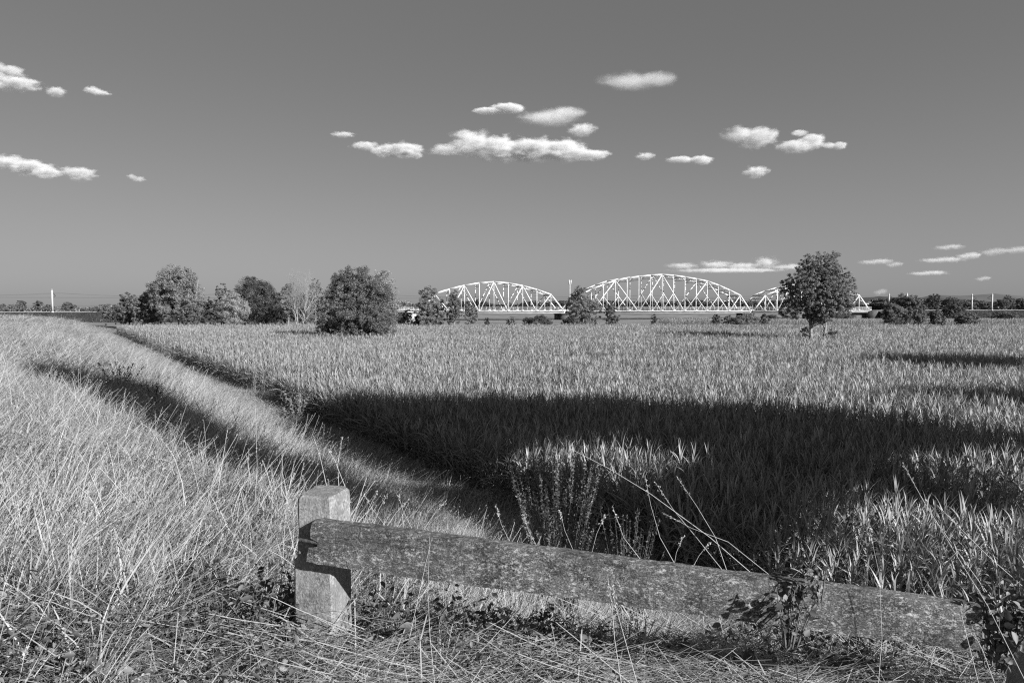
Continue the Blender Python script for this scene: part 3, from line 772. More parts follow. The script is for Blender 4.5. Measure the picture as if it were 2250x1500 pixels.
px_tree(632, 620, 60, 190, BT, 'grey tree behind the left of the bare birch', MI, BK, n=200, per=55, leaf=.34, seed=30, lobes=3, group=G1, tone=(.45, .2))
px_tree(692, 610, 52, 186, BT, 'grey upright tree half hidden by the big willow, right of the bare birch', MI, BK, n=220, per=55, leaf=.34, seed=31, lobes=3, group=G1, tone=(.6, .2))
px_tree(665, 665, 70, 178, 'bush', 'loose grey bush at the foot of the bare birch', PA, None, n=200, per=45, leaf=.3, seed=32, lobes=3, group=G1, tone=(.2, .2), low=0, cat='bush')
px_tree(610, 672, 56, 180, 'bush', 'dark bush at the foot of the oak, right side', MI, None, n=160, per=50, leaf=.3, seed=33, lobes=2, group=G1, tone=(.15, .2), low=0, cat='bush')

px_tree(305, 655, 50, 180, BT, 'low grey tree before the dark round one at the left end', MI, None, n=160, per=50, leaf=.32, seed=39, lobes=2, group=G1, tone=(.5, .2), low=0)
px_tree(415, 668, 60, 172, 'bush', 'loose pale bush among the poplar trunks', MI, None, n=160, per=45, leaf=.3, seed=40, lobes=2, group=G1, tone=(.3, .2), low=0, cat='bush')
px_tree(350, 612, 60, 190, BT, 'mid-height tree filling in behind the left shoulder of the big poplar', MI, None, n=260, per=55, leaf=.34, seed=34, lobes=3, group=G1, tone=(.45, .2), low=.1)
px_tree(436, 662, 40, 196, BT, 'dark low tree just right of the big poplar', D, None, n=160, per=55, leaf=.34, seed=35, lobes=2, group=G1, tone=(.6, .2), low=0)
px_tree(600, 648, 46, 200, BT, 'dark tree filling between the oak and the bare birch', MI, None, n=200, per=55, leaf=.34, seed=36, lobes=3, group=G1, tone=(.15, .2), low=0)
px_tree(662, 640, 62, 205, BT, 'grey tree behind the bare birch', MI, None, n=260, per=55, leaf=.36, seed=37, lobes=3, group=G1, tone=(.4, .2), low=0)
px_tree(700, 664, 40, 190, BT, 'low grey tree touching the left side of the big willow', MI, None, n=160, per=55, leaf=.34, seed=38, lobes=2, group=G1, tone=(.5, .2), low=0)

def bare_tree(base, H, label, seed):
    r = random.Random(seed); t = empty('birch_tree', base); tb = Tubes(5); tw = Tubes(3)
    def grow(p, d, ln, rad, lv):
        pts_ = [p]; rr = [rad]; q = p.copy(); dd = d.copy()
        for j in range(4):
            dd = (dd + Vector((r.gauss(0, .07), r.gauss(0, .07), .10))).normalized(); q = q + dd * ln / 4
            pts_.append(q.copy()); rr.append(rad * (1 - .16 * (j + 1)))
        (tb if lv < 3 else tw).add(pts_, rr)
        if lv >= 5: return
        for j in range(r.choice([2, 3, 3]) if lv < 4 else 3):
            s = r.uniform(.35, 1); k = min(3, int(s * 4)); a = pts_[k].lerp(pts_[k + 1], s * 4 - k)
            nd = (dd + Vector((r.gauss(0, .55), r.gauss(0, .55), r.uniform(-.1, .35)))).normalized()
            grow(a, nd, ln * r.uniform(.55, .78), rad * .5 + .004, lv + 1)
        grow(q, dd, ln * .7, rad * .6, lv + 1)
    for k, (dx, lean) in enumerate(((-.3, -.22), (0, -.02), (.25, .12), (.4, .3))):
        grow(Vector((dx, r.uniform(-.3, .3), 0)), Vector((lean, r.uniform(-.1, .1), 1)).normalized(), H * .36, .12, 0)
    tb.build('trunk', M['bark_pale'], t); tw.build('twigs', M['bark_pale'], t)
    return tag(t, label, 'tree', G1)
b_ = at(655, 583, 172); bare_tree((b_.x, 172, 0), (b_.z) * .93, 'bare pale multi-stemmed birch between the oak and the big willow', 5)
# centre trees
G2 = 'trees along the field edge before the bridge'
px_tree(944, 626, 76, 165, BT, 'pale bushy tree hiding the left end of the left bridge span', PA, BK, n=380, per=60, leaf=.26, seed=41, group=G2, gap=-.3, tone=(.35, .3), cr=.13, fork=.15, shape=[(0, 0, .62, .75, .8, .34), (-.3, 0, .42, .65, .7, .3), (.35, 0, .4, .6, .7, .3), (0, 0, .2, .75, .7, .2), (.1, 0, .84, .35, .4, .14)])
px_tree(998, 641, 46, 163, BT, 'dark upright tree in front of the left bridge span', MI, BK, n=240, per=60, leaf=.24, seed=42, group=G2, tone=(.4, .25), cr=.16, lobes=2)
px_tree(1034, 664, 38, 164, BT, 'low tree third from the left in front of the left bridge span', MI, BK, n=180, per=55, leaf=.24, seed=43, group=G2, tone=(.5, .25), cr=.16, lobes=2)
px_tree(1281, 623, 84, 166, BT, 'tall bushy tree between the left and the middle bridge spans', MI, BK, n=420, per=60, leaf=.26, seed=44, group=G2, tone=(.55, .25), cr=.13, gap=-.3, shape=[(0, 0, .6, .72, .8, .34), (-.35, 0, .42, .6, .7, .32), (.35, 0, .38, .6, .7, .3), (0, 0, .22, .8, .7, .22), (-.05, 0, .84, .3, .35, .15)])
px_tree(1343, 667, 46, 164, 'bush', 'dark bush at the right foot of the tall tree between the spans', MI, None, n=200, per=55, leaf=.24, seed=45, group=G2, tone=(.35, .25), cr=.16, lobes=2, low=0, cat='bush')
G3 = 'bushes under and beside the bridge'
def bush(px, top, w_, Y, label, mat, seed, tone=.3, n=120, **kw):
    return px_tree(px, top, w_, Y, 'bush', label, mat, None, n=n, per=50, leaf=.26, seed=seed, tone=(tone, .22), lobes=2, low=0, group=G3, cat='bush', cr=.18, **kw)
bush(893, 680, 40, 170, 'grey bush between the big willow and the first tree before the bridge', MI, 50, .6)
bush(915, 694, 30, 168, 'low dark bush under the railing left of the bridge', D, 51, .6)
bush(1069, 697, 17, 172, 'small dark bush under the middle of the left span', MI, 52, .1)
bush(1122, 696, 25, 172, 'small paler bush under the right half of the left span', MI, 53, .5)
bush(1190, 692, 58, 200, 'wide dark bush left of the first pier', D, 54, .6)
bush(1160, 697, 40, 205, 'low dark bush left of the wide bush by the first pier', D, 55, .4)
bush(1250, 698, 40, 190, 'dark bush at the foot of the first pier', D, 56, .5)
bush(1436, 689, 17, 185, 'small upright bush under the middle span', MI, 57, .2)
bush(1573, 688, 26, 175, 'dark fan-shaped bush under the right end of the middle span', D, 58, .8)
bush(1600, 692, 30, 190, 'grey bush beside the fan-shaped bush', MI, 59, .3)
bush(1640, 689, 72, 176, 'broad pale bush under the joint of the middle and right spans', MI, 60, .55, n=200)
bush(1680, 690, 26, 182, 'small round bush just right of the second pier', MI, 61, .25)
bush(1700, 692, 40, 240, 'dark bush under the left of the right span', D, 62, .6)
bush(1740, 693, 50, 245, 'long dark bush behind the lone tree, left side', D, 63, .8)
bush(1850, 690, 60, 245, 'long dark bush behind the lone tree, right side', D, 64, .8)
# right group
G4 = 'willows and bushes right of the bridge'
px_tree(1990, 645, 76, 178, 'willow_tree', 'tallest dark willow right of the bridge end', MI, None, n=380, per=60, leaf=.28, seed=71, group=G4, tone=(.3, .2), lobes=4, low=0, gap=-.5)
px_tree(1965, 664, 62, 168, 'willow_tree', 'slanting dark willow in front of the tallest one', MI, None, n=320, per=60, leaf=.26, seed=72, group=G4, tone=(.35, .25), lobes=3, low=0, gap=-.5)
px_tree(2022, 677, 42, 166, 'bush', 'pale feathery bush right of the willows', PA, None, n=200, per=50, leaf=.26, seed=73, group=G4, tone=(.15, .2), lobes=2, low=0, cat='bush')
px_tree(2059, 679, 42, 166, 'bush', 'dark rounded bush right of the pale feathery one', MI, None, n=200, per=55, leaf=.26, seed=74, group=G4, tone=(.35, .2), lobes=2, low=0, cat='bush')
px_tree(2125, 686, 60, 165, 'bush', 'low wide bush with upright shoots, rightmost before the crop strip', MI, None, n=220, per=55, leaf=.26, seed=75, group=G4, tone=(.4, .25), lobes=3, low=0, cat='bush')
px_tree(2100, 672, 60, 250, 'bush', 'dark bush on the railway bank behind the low wide bush', D, None, n=200, per=55, leaf=.36, seed=76, group=G4, tone=(.8, .2), lobes=3, low=0, cat='bush')
px_tree(2205, 684, 70, 250, 'bush', 'low bush on the railway bank near the right edge', MI, None, n=200, per=50, leaf=.36, seed=77, group=G4, tone=(.15, .2), lobes=2, low=0, cat='bush')
G5 = 'trees beyond the railway on the right'
for k, (px_, top_, w_, tn, lab) in enumerate(((2052, 646, 34, .6, 'dark upright tree beyond the railway, left of the others'), (2092, 652, 50, .5, 'dark round tree beyond the railway, second from the left'),
        (2120, 660, 44, .8, 'low grey tree beyond the railway, left of the catenary masts'), (2165, 663, 30, .9, 'small tree between the two catenary masts'), (2200, 657, 46, .9, 'grey bushy tree right of the catenary masts'),
        (2218, 648, 36, .7, 'taller open tree behind the bushy one near the right edge'), (2245, 655, 36, .5, 'dark tree cut by the right edge of the view'))):
    px_tree(px_, top_, w_, 385 + 8 * k, BT, lab, D if tn < .7 else MI, None, base_z=3.4, n=150, per=50, leaf=.5, seed=80 + k, tone=(.3 if tn >= .7 else tn, .2), lobes=3, low=0, group=G5)
G6 = 'small trees beyond the railway on the left'
for k, (px_, top_, w_, tn, lab) in enumerate(((4, 668, 36, .2, 'grey bush beyond the railway at the left edge of the view'), (26, 668, 24, .3, 'grey bush beyond the railway, second from the left edge'), (45, 660, 30, .0, 'dark rounded tree beyond the railway'),
        (86, 659, 26, .1, 'spreading tree beyond the railway just left of the mast'), (106, 669, 24, .1, 'low bush beyond the railway touching the mast'), (150, 664, 38, .1, 'two-topped bushy tree right of the mast'),
        (184, 677, 18, .1, 'tiny round tree far beyond the railway'), (205, 676, 16, .1, 'tiny dark tree far beyond the railway'), (224, 668, 24, .2, 'small open tree beyond the railway next to the belt'))):
    px_tree(px_, top_, w_, 300 + 6 * k, BT, lab, MI, None, base_z=3.0, n=110, per=45, leaf=.42, seed=95 + k, tone=(tn + .12, .15), lobes=2, low=0, group=G6)
# trees out of the frame on the right and behind: their shadows lie on the crop and on the dike
G7 = 'trees beside the dike out of view'
def shade_tree(x, y, lobes, seed, n=260, trunk=.25):
    """roadside tree; lobes (offset across the sun, height seen from the sun, half width, half height)"""
    z0 = gz(x, y); el = []
    se, ce = math.sin(SUN_EL), math.cos(SUN_EL)
    for (du, vs, ru, rv) in lobes:
        X = x + .66 * du; Y = y + .75 * du
        Z = (vs + se * (SH.x * X + SH.y * Y)) / ce
        rz = math.sqrt(max(rv * rv - (se * ru) ** 2, (.5 * rv) ** 2)) / ce
        el.append((X - x, Y - y, Z - z0, ru, ru, rz))
    tree(BT, '%s roadside tree standing out of view to the right' % {200: 'broadest', 201: 'second broad', 202: 'narrow', 203: 'smallest', 204: 'tall slender', 205: 'far low', 206: 'farthest wide', 207: 'low spreading'}[seed], (x, y, z0), el, n, 60, .42, MI, BK, seed=seed, group=G7, gap=-.55, cr=.3, tr=trunk, fork=.45)
shade_tree(20, 9, [(0, 10.5, 4.7, 3.3), (-2.6, 10.6, 2.6, 2.8), (2.8, 8.4, 2.8, 3.2)], 200, 420)
shade_tree(27, 11, [(0, 7.4, 3.8, 3.7), (-2, 6.2, 2.6, 1.7)], 201, 300)
shade_tree(32, 11.5, [(-.4, 4.8, 2.6, 2.8)], 202, 180)
shade_tree(15, 6, [(-1.2, 4.8, 1.6, .7), (.9, 4.4, 1.8, .65), (3.2, 4.5, 1.4, .7), (.5, 6.6, 1.35, 1.1)], 203, 260, .12)
shade_tree(22, 9.5, [(-1.6, 4.8, 1.4, .9), (0, 4.3, 1.6, 1.7), (2.4, 5.4, 2.2, 1.2), (-.8, 3.0, 1.5, .8), (3.9, 4.7, 2.4, .8)], 207, 460, .15)
shade_tree(10.5, -1.2, [(0, 11.8, .9, 2.6), (-.3, 8.4, .95, 2.0), (1.6, 7.4, 1.3, .7), (4.6, 7.0, 1.6, .7)], 204, 260, .2)
shade_tree(45, 16, [(0, 1.5, 4.2, 2.8)], 205, 220)
shade_tree(62, 36, [(0, 6.0, 5.0, 2.6), (4, 4.0, 3.5, 2.0)], 206, 320)

# ------------------------------------------------------------------ railway bridge
BA = Vector((-39.0, 285.0, 0)); ANG = math.atan2(.212, .977)
ZB = 2.9                                                             # underside of the bottom chord
bridge = empty('railway_bridge', (BA.x, BA.y, 0), ANG)
tag(bridge, 'white three-span steel truss railway bridge with arched top chords', 'bridge')
WB = 10.5
def chord_h(i, tab): return float(np.interp(i, [a for a, _ in tab], [b for _, b in tab]))
def span(s0, L_, n, tab, tops, label, sub=False, wc=.75):
    p = L_ / n; mid = n / 2
    H_ = lambda i: chord_h(abs(i - mid), tab)
    zb = ZB + .55
    sp = empty('truss_span', (s0, 0, 0)); sp.parent = bridge; sp['label'] = label
    bc, tc, web, br, fl = MB(), MB(), MB(), MB(), MB()
    for yy in (0, WB):
        bc.bar((.0, yy, zb), (L_, yy, zb), .5, 1.1)
        seq = [i for i in range(1, n)]
        tc.bar((0, yy, zb), (p, yy, zb + H_(1)), .45, .52)
        tc.bar((L_, yy, zb), (L_ - p, yy, zb + H_(n - 1)), .45, .52)
        for a, b in zip(seq[:-1], seq[1:]): tc.bar((a * p, yy, zb + H_(a)), (b * p, yy, zb + H_(b)), .5, .56)
        for i in seq:
            web.bar((i * p, yy, zb), (i * p, yy, zb + H_(i)), .22, .24 if i % 2 or sub else .3)
        if not sub:
            for i in tops:
                for j in (i - 1, i + 1):
                    if 0 < j < n: web.bar((i * p, yy, zb + H_(i)), (j * p, yy, zb), .34, .36)
                if i == 1: pass
        else:
            for i in tops:
                for sgn in (-1, 1):
                    stp = 2 if 1 < i < n - 1 else 1
                    j = i + sgn * stp
                    if 0 < j < n: web.bar((i * p, yy, zb + H_(i)), (j * p, yy, zb), .34, .38)
                    if stp == 2 and 0 < i + sgn < n:
                        k = i + sgn; web.bar((k * p, yy, zb + H_(i) / 2), (i * p, yy, zb), .22, .25)
            for j in (2, n - 2): pass
        for i in range(0, n + 1):                                    # gusset plates
            if i % 2 == 0 or not sub: web.box(i * p - .55, i * p + .55, yy - .33, yy + .33, zb + .3, zb + .95)
    for i in range(1, n):                                            # cross beams and lateral bracing on top
        z_ = zb + H_(i); br.bar((i * p, 0, z_), (i * p, WB, z_), .35, .35)
        if H_(i) > 6.5:
            br.bar((i * p, 0, z_ - 1.5), (i * p, WB, z_ - 1.5), .25, .25)
            br.bar((i * p, 0, z_ - 1.5), (i * p, WB / 2, z_ - .1), .2, .2); br.bar((i * p, WB, z_ - 1.5), (i * p, WB / 2, z_ - .1), .2, .2)
        if i < n - 1:
            z2 = zb + H_(i + 1); br.bar((i * p, 0, z_), ((i + 1) * p, WB, z2), .22, .22); br.bar((i * p, WB, z_), ((i + 1) * p, 0, z2), .22, .22)
            br.bar(((i + .5) * p, 0, (z_ + z2) / 2), ((i + .5) * p, WB, (z_ + z2) / 2), .18, .18)
    for (a, b) in ((0, p), (L_, L_ - p)):                            # portal frames
        for f in (.55, .75, .95):
            x_ = a + (b - a) * f; br.bar((x_, 0, zb + H_(1) * f), (x_, WB, zb + H_(1) * f), .3, .3)
        br.bar((a + (b - a) * .55, 0, zb + H_(1) * .55), (b, WB / 2, zb + H_(1)), .22, .22); br.bar((a + (b - a) * .55, WB, zb + H_(1) * .55), (b, WB / 2, zb + H_(1)), .22, .22)
    for i in range(0, n + 1): fl.bar((i * p, .3, zb - .1), (i * p, WB - .3, zb - .1), .5, .8)
    for y_ in (2.0, 3.6, 6.9, 8.5): fl.bar((0, y_, zb + .25), (L_, y_, zb + .25), .3, .5)
    fl.box(0, L_, 1.2, WB - 1.2, zb + .55, zb + .68)
    tc.build('top_chord', M['white_steel'], sp); bc.build('bottom_chord', M['white_steel'], sp); web.build('lattice_web', M['white_steel'], sp)
    br.build('wind_bracing', M['white_steel'], sp); fl.build('floor_beams', M['dark_steel'], sp)
    rl = MB()                                                        # walkway railing outside the near truss
    for z_ in (zb + 1.05, zb + 1.55, zb + 2.05): rl.bar((0, -.9, z_), (L_, -.9, z_), .07, .10)
    for k in range(int(L_ / 2) + 1): rl.bar((min(k * 2.0, L_), -.9, zb + .3), (min(k * 2.0, L_), -.9, zb + 2.05), .07, .09)
    rl.box(0, L_, -1.1, -.32, zb + .22, zb + .34)
    rl.build('railing', M['white_steel'], sp)
TL = [(0, 12.9), (1, 12.4), (2, 11.3), (3, 9.7), (4, 7.6), (5, 0)]
TM = [(0, 16.7), (1, 16.4), (2, 15.7), (3, 14.9), (4, 13.9), (5, 12.1), (6, 9.9), (7, 7.5), (8, 0)]
span(0.5, 63.0, 10, TL, (1, 3, 5, 7, 9), 'left truss span with ten panels')
span(64.5, 89.0, 16, TM, (1, 4, 8, 12, 15), 'long middle truss span with subdivided panels', sub=True)
span(154.5, 63.0, 10, TL, (1, 3, 5, 7, 9), 'right truss span, mostly behind the lone tree')
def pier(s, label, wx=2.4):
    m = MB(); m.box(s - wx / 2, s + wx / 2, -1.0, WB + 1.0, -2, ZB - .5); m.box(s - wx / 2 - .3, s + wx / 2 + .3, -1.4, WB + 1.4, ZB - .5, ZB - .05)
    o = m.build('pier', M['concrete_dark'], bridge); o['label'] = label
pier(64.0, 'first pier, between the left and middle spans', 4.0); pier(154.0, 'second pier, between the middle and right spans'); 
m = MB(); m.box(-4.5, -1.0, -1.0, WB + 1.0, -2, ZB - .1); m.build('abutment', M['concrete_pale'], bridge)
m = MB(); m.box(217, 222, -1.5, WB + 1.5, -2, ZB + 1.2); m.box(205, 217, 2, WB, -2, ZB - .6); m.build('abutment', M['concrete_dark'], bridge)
# parapet railing on the approach left of the bridge
m = MB()
for z_ in (ZB + 1.6, ZB + 2.1, ZB + 2.6): m.bar((-30, -.9, z_), (0, -.9, z_), .1, .13)
for k in range(16): m.bar((-30 + 2 * k, -.9, ZB + .9), (-30 + 2 * k, -.9, ZB + 2.6), .12, .14)
m.box(-30, 0, -1.1, WB + 1, ZB + .6, ZB + .85); m.build('approach_railing', M['white_steel'], bridge)

# railway embankment either side, one structure each
ZT = 3.75
def bpt(s, y_, z_): 
    c, sn = math.cos(ANG), math.sin(ANG); return (BA.x + s * c - y_ * sn, BA.y + s * sn + y_ * c, z_)
def embankment(s0, s1, name):
    sec = [(-9.5, -.2), (-5.5, 1.9), (-4.5, 2.0), (-1.5, ZT - .15), (-.8, ZT), (WB + .8, ZT), (WB + 8, -.2)]
    N_ = int(abs(s1 - s0) / 1.5) + 1; V_ = []; F_ = []
    ss = np.linspace(s0, s1, N_)
    for s in ss:
        for j, (yy, zz) in enumerate(sec):
            nz_ = mnoise.noise(Vector((s * .15, yy, 3))) * (.35 if 0 < j < 4 else .04)
            V_.append(bpt(s, yy + nz_ * 1.2, zz + nz_ * .6))
    k = len(sec)
    for i in range(N_ - 1):
        for j in range(k - 1): a = i * k + j; F_.append((a, a + k, a + k + 1, a + 1))
    o = link(name, np_mesh(name, np.array(V_), np.array(F_), M['bank'], smooth=True)); tag(o, 'grassy railway embankment', None, None, 'structure')
    # ballast ribbon on top
    V_ = []; F_ = []
    for s in ss:
        for (yy, zz) in ((.1, ZT + .02), (.7, ZT + .28), (WB - .7, ZT + .28), (WB - .1, ZT + .02)): V_.append(bpt(s, yy, zz + .04 * mnoise.noise(Vector((s, yy, 0)))))
    for i in range(N_ - 1):
        for j in range(3): a = i * 4 + j; F_.append((a, a + 4, a + 5, a + 1))
    o = link('ballast', np_mesh('ballast', np.array(V_), np.array(F_), M['ballast'])); tag(o, 'pale ballast under the tracks', None, None, 'structure')
embankment(-5.5, -330, 'embankment'); embankment(221, 520, 'embankment')
# scrub growing over the banks, one mass
def bank_scrub(s0, s1, n_, seed, label, mat):
    r = np.random.RandomState(seed); ss = r.uniform(s0, s1, n_); f = r.uniform(0, 1, n_)
    yy = -9.5 + 8.3 * f; zz = np.interp(yy, [-9.5, -5.5, -4.5, -1.5, -.8], [-.2, 1.9, 2.0, ZT - .15, ZT])
    c, sn = math.cos(ANG), math.sin(ANG); X = BA.x + ss * c - yy * sn; Y = BA.y + ss * sn + yy * c
    up = r.uniform(0, 1, n_) * (.35 + .9 * np.clip(hash_noise(ss, yy, 3.5, seed) + .1, 0, 1)) * np.interp(f, [0, .8, 1], [1.2, .9, .15])
    C = np.stack([X, Y, zz + up], -1); nr = r.normal(0, .7, (n_, 3)) + np.array([0, -.4, .6])
    V_, F_, T_ = leaf_quads(C, .34 * r.uniform(.6, 1.5, n_), nr, r.normal(0, 1, (n_, 3)) + np.array([0, 0, .6]), np.clip(r.normal(.12, .18, n_) + .3 * hash_noise(ss, yy, 6, seed + 2), 0, 1), .5)
    tag(link('bank_scrub', np_mesh('bank_scrub', V_, F_, mat, tone=T_)), label, None, None, 'stuff')
bank_scrub(-330, -8, 34000, 1, 'dark scrubby grass on the left railway bank', M['leaf_dark'])
bank_scrub(223, 420, 26000, 2, 'dark scrubby grass on the right railway bank', M['leaf_dark'])
# catenary masts and wires
def mast(s, y_, arm, label, H_=8.2):
    b = bpt(s, y_, ZT); t = empty('catenary_mast', b, ANG)
    m = MB(); m.box(-.26, .26, -.22, .22, -.2, H_); m.box(-.45, .45, -.4, .4, -.3, .25); m.box(-.12, .12, -.1, .1, H_, H_ + .5); m.build('shaft', M['concrete_pale'], t)
    a = MB(); a.bar((0, 0, H_ - .4), (0, arm * 2.6, H_ - 1.9), .12, .12); a.bar((0, 0, H_ - 2.9), (0, arm * 2.8, H_ - 2.0), .12, .12); a.build('bracket', M['dark_steel'], t)
    tag(t, label, 'catenary mast', 'masts along the railway')
mast(-136, -.6, 1, 'white catenary mast standing alone at the left, above the dike')
mast(-76, -.6, 1, 'catenary mast hidden behind the tree belt'); 
mast(237.6, -.6, 1, 'catenary mast whose top shows at the right of the tallest willow'); mast(237.6, WB + .6, -1, 'catenary mast showing left of the tallest willow')
mast(288, -.6, 1, 'near catenary mast, right one of the pair'); mast(288, WB + .6, -1, 'catenary mast on the far side of the tracks, left one of the pair')
for (y_, zc, labs) in ((2.2, ZT + 5.6, 'near'), (WB - 2.2, ZT + 5.6, 'far')):
    for nm, z0, sag, rr in (('contact_wire', zc, 0, .022), ('messenger_wire', zc + 1.7, 1.1, .022)):
        tb = Tubes(4); st = [-330, -264, -200, -136, -76, -16, 44, 104, 164, 220, 237.6, 288, 340, 400, 460]
        for a, b in zip(st[:-1], st[1:]):
            nn_ = 8
            pp = [Vector(bpt(a + (b - a) * k / nn_, y_, z0 - sag * 4 * (k / nn_) * (1 - k / nn_))) for k in range(nn_ + 1)]
            tb.add(pp, [rr] * (nn_ + 1))
        o = tb.build(nm, M['wire']); tag(o, ('lower straight contact wire' if nm[0] == 'c' else 'sagging upper wire') + ' over the %s railway track' % labs, 'overhead wire', 'overhead wires of the railway')
# mobile phone mast between the spans
b = at(1252, 616, 345); t = empty('antenna_mast', (b.x, 345, 3.5)); tb = Tubes(8); Hm = b.z - 3.5
tb.add([(0, 0, 0), (0, 0, Hm * .6), (0, 0, Hm)], [.45, .35, .28]); tb.build('pole', M['concrete_pale'], t)
for k in range(3):
    m = MB(); a = k * 2.094; m.bar((.75 * math.cos(a), .75 * math.sin(a), Hm - 2.0), (.75 * math.cos(a), .75 * math.sin(a), Hm + .2), .35, .35); m.build('antenna_panel', M['white_steel'], t)
    m = MB(); m.bar((0, 0, Hm - 1), (.75 * math.cos(a), .75 * math.sin(a), Hm - 1), .12, .12); m.build('bracket', M['dark_steel'], t)
tag(t, 'slim antenna mast with white panels rising behind the tree between the spans', 'antenna mast')

# far river bank seen under the bridge
def ridge(name, Y, x0, x1, prof, depth, mat, amp=0, sc=.01, n=200, label='', base=-1):
    V_ = []; F_ = []; rows = 5
    for i in range(n + 1):
        x = x0 + (x1 - x0) * i / n; h = float(np.interp(x, [a for a, _ in prof], [b for _, b in prof]))
        h += amp * (mnoise.noise(Vector((x * sc, Y * .01, 0))) + .5 * mnoise.noise(Vector((x * sc * 3.1, Y * .01, 4))))
        for j, f in enumerate((0, .55, 1, .55, 0)):
            V_.append((x, Y + depth * (j / 4 - .5), base + (h - base) * (f if f < 1 else 1)))
    for i in range(n):
        for j in range(rows - 1): a = i * rows + j; F_.append((a, a + rows, a + rows + 1, a + 1))
    o = link(name, np_mesh(name, np.array(V_), np.array(F_), mat, smooth=True)); return tag(o, label, None, None, 'structure')
ridge('levee_bank', 385, -250, 420, [(-250, 1.6), (420, 1.6)], 40, M['meadow'], .1, .05, label='far grassy levee beyond the bridge', base=-.5)
def xz(px, py, Y): v = at(px, py, Y); return (v.x, v.z)
ridge('hill', 1700, -200, 1700, [xz(1640, 672, 1700), xz(1750, 662, 1700), xz(1880, 655, 1700), xz(1915, 652, 1700), xz(2040, 654, 1700), xz(2130, 660, 1700), xz(2300, 668, 1700)], 500, M['hill_wood'], 2.5, .02, 500, 'wooded low hill beyond the bridge end', base=-5)
ridge('hill', 2600, 1300, 2600, [xz(1990, 662, 2600), xz(2050, 656, 2600), xz(2110, 657, 2600), xz(2200, 664, 2600), xz(2300, 662, 2600)], 700, M['hill_wood'], 3, .01, 500, 'second wooded hill to the right', base=-5)
ridge('hill', 6000, 3000, 6000, [xz(1990, 662, 6000), xz(2040, 650, 6000), xz(2060, 648, 6000), xz(2110, 650, 6000), xz(2185, 645, 6000), xz(2220, 648, 6000), xz(2260, 651, 6000), xz(2400, 650, 6000)], 1500, M['hill_far'], 4, .003, 400, 'pale far range on the horizon', base=-20)
# town houses
for k, (px_, py_, w_, h_) in enumerate(((1897, 671, 5, 4), (1904, 669, 4, 5), (1909, 668, 4, 4), (1915, 667, 4, 6), (1921, 669, 5, 4), (1927, 669, 4, 5), (1933, 668, 4, 5), (1939, 672, 4, 4), (1900, 675, 4, 3), (1913, 674, 5, 3), (1926, 675, 5, 3))):
    Y = 900 + 12 * k; c = at(px_, py_, Y); bz = at(px_, 676, Y).z - 2; W_ = w_ * Y / 1500 / 2; hh = (c.z + h_ * .4 * Y / 1500) - bz
    t = empty('house', (c.x, Y, bz), .5 + .3 * k); m = MB(); m.box(-W_, W_, -4, 4, -6, hh); m.build('wall', M['house'], t)
    rf = np.array([(-W_ - .3, -4.3, hh), (W_ + .3, -4.3, hh), (W_ + .3, 4.3, hh), (-W_ - .3, 4.3, hh), (0, -4.3, hh + W_ * .9), (0, 4.3, hh + W_ * .9)])
    link('roof', np_mesh('roof', rf, np.array([(0, 1, 4, 4), (1, 2, 5, 4), (2, 3, 5, 5), (3, 0, 4, 5)])[[1, 3]], M['roof']), t)
    link('gable', np_mesh('gable', rf, np.array([(0, 1, 4), (2, 3, 5)]), M['house']), t)
    m = MB()
    for q_ in (-.5, .5): m.box(q_ * W_ - .4, q_ * W_ + .4, -4.03, -3.9, hh - 2.4, hh - 1.2)
    m.build('window', M['dark_steel'], t)
    tag(t, 'tiny white house in the far town beyond the bridge end, %s' % ('leftmost of the back row', 'second of the back row', 'third of the back row', 'tallest of the back row', 'fifth of the back row', 'sixth of the back row', 'seventh of the back row', 'rightmost of the back row', 'leftmost of the front row', 'middle of the front row', 'rightmost of the front row')[k], 'house', 'houses of the far town')
# far tree belt on the horizon, one mass
def far_wood(name, label, segs, seed, mat, leaf=1.3):
    r = np.random.RandomState(seed); parts = []
    for (pxa, pxb, top0, top1, Y, bz, nn_) in segs:
        m_ = nn_; px_ = r.uniform(pxa, pxb, m_)
        xx = (px_ - 1125) / 1500 * Y; yy = Y + r.uniform(-12, 12, m_)
        tz = CAM_Z + (670 - np.interp(px_, [pxa, pxb], [top0, top1])) / 1500 * Y
        tz = tz + 2.2 * hash_noise(xx, yy * 0, 9.0, seed) + 1.2 * hash_noise(xx, yy * 0, 2.7, seed + 1)
        f = r.uniform(0, 1, m_) ** .6; zz = bz + (tz - bz) * f
        C = np.stack([xx, yy, zz], -1); nr = r.normal(0, .8, (m_, 3)) + np.array([0, -.5, .6])
        parts.append(leaf_quads(C, leaf * r.uniform(.6, 1.5, m_), nr, r.normal(0, 1, (m_, 3)), np.clip(r.normal(.4, .22, m_) + .2 * hash_noise(xx, zz, 3, 3), 0, 1), .8))
    V_, F_, T_ = cat_meshes(parts)
    tag(link(name, np_mesh(name, V_, F_, mat, tone=T_)), label, None, None, 'stuff')
far_wood('distant_woods', 'dark line of far woods seen through the bridge trusses', [(860, 1320, 667, 664, 620, -1, 22000), (1290, 1720, 664, 661, 700, -1, 24000), (1640, 1920, 664, 668, 800, -1, 14000)], 3, D, 1.6)
far_wood('distant_woods', 'low dark woods far beyond the railway on the right', [(1925, 2260, 664, 665, 520, 0, 22000), (1925, 2140, 657, 660, 560, 0, 16000)], 4, D, 1.4)
far_wood('distant_woods', 'low woods far beyond the railway on the left', [(-20, 330, 676, 676, 420, 1, 12000), (560, 900, 676, 668, 420, 1, 9000)], 5, MI, 1.0)

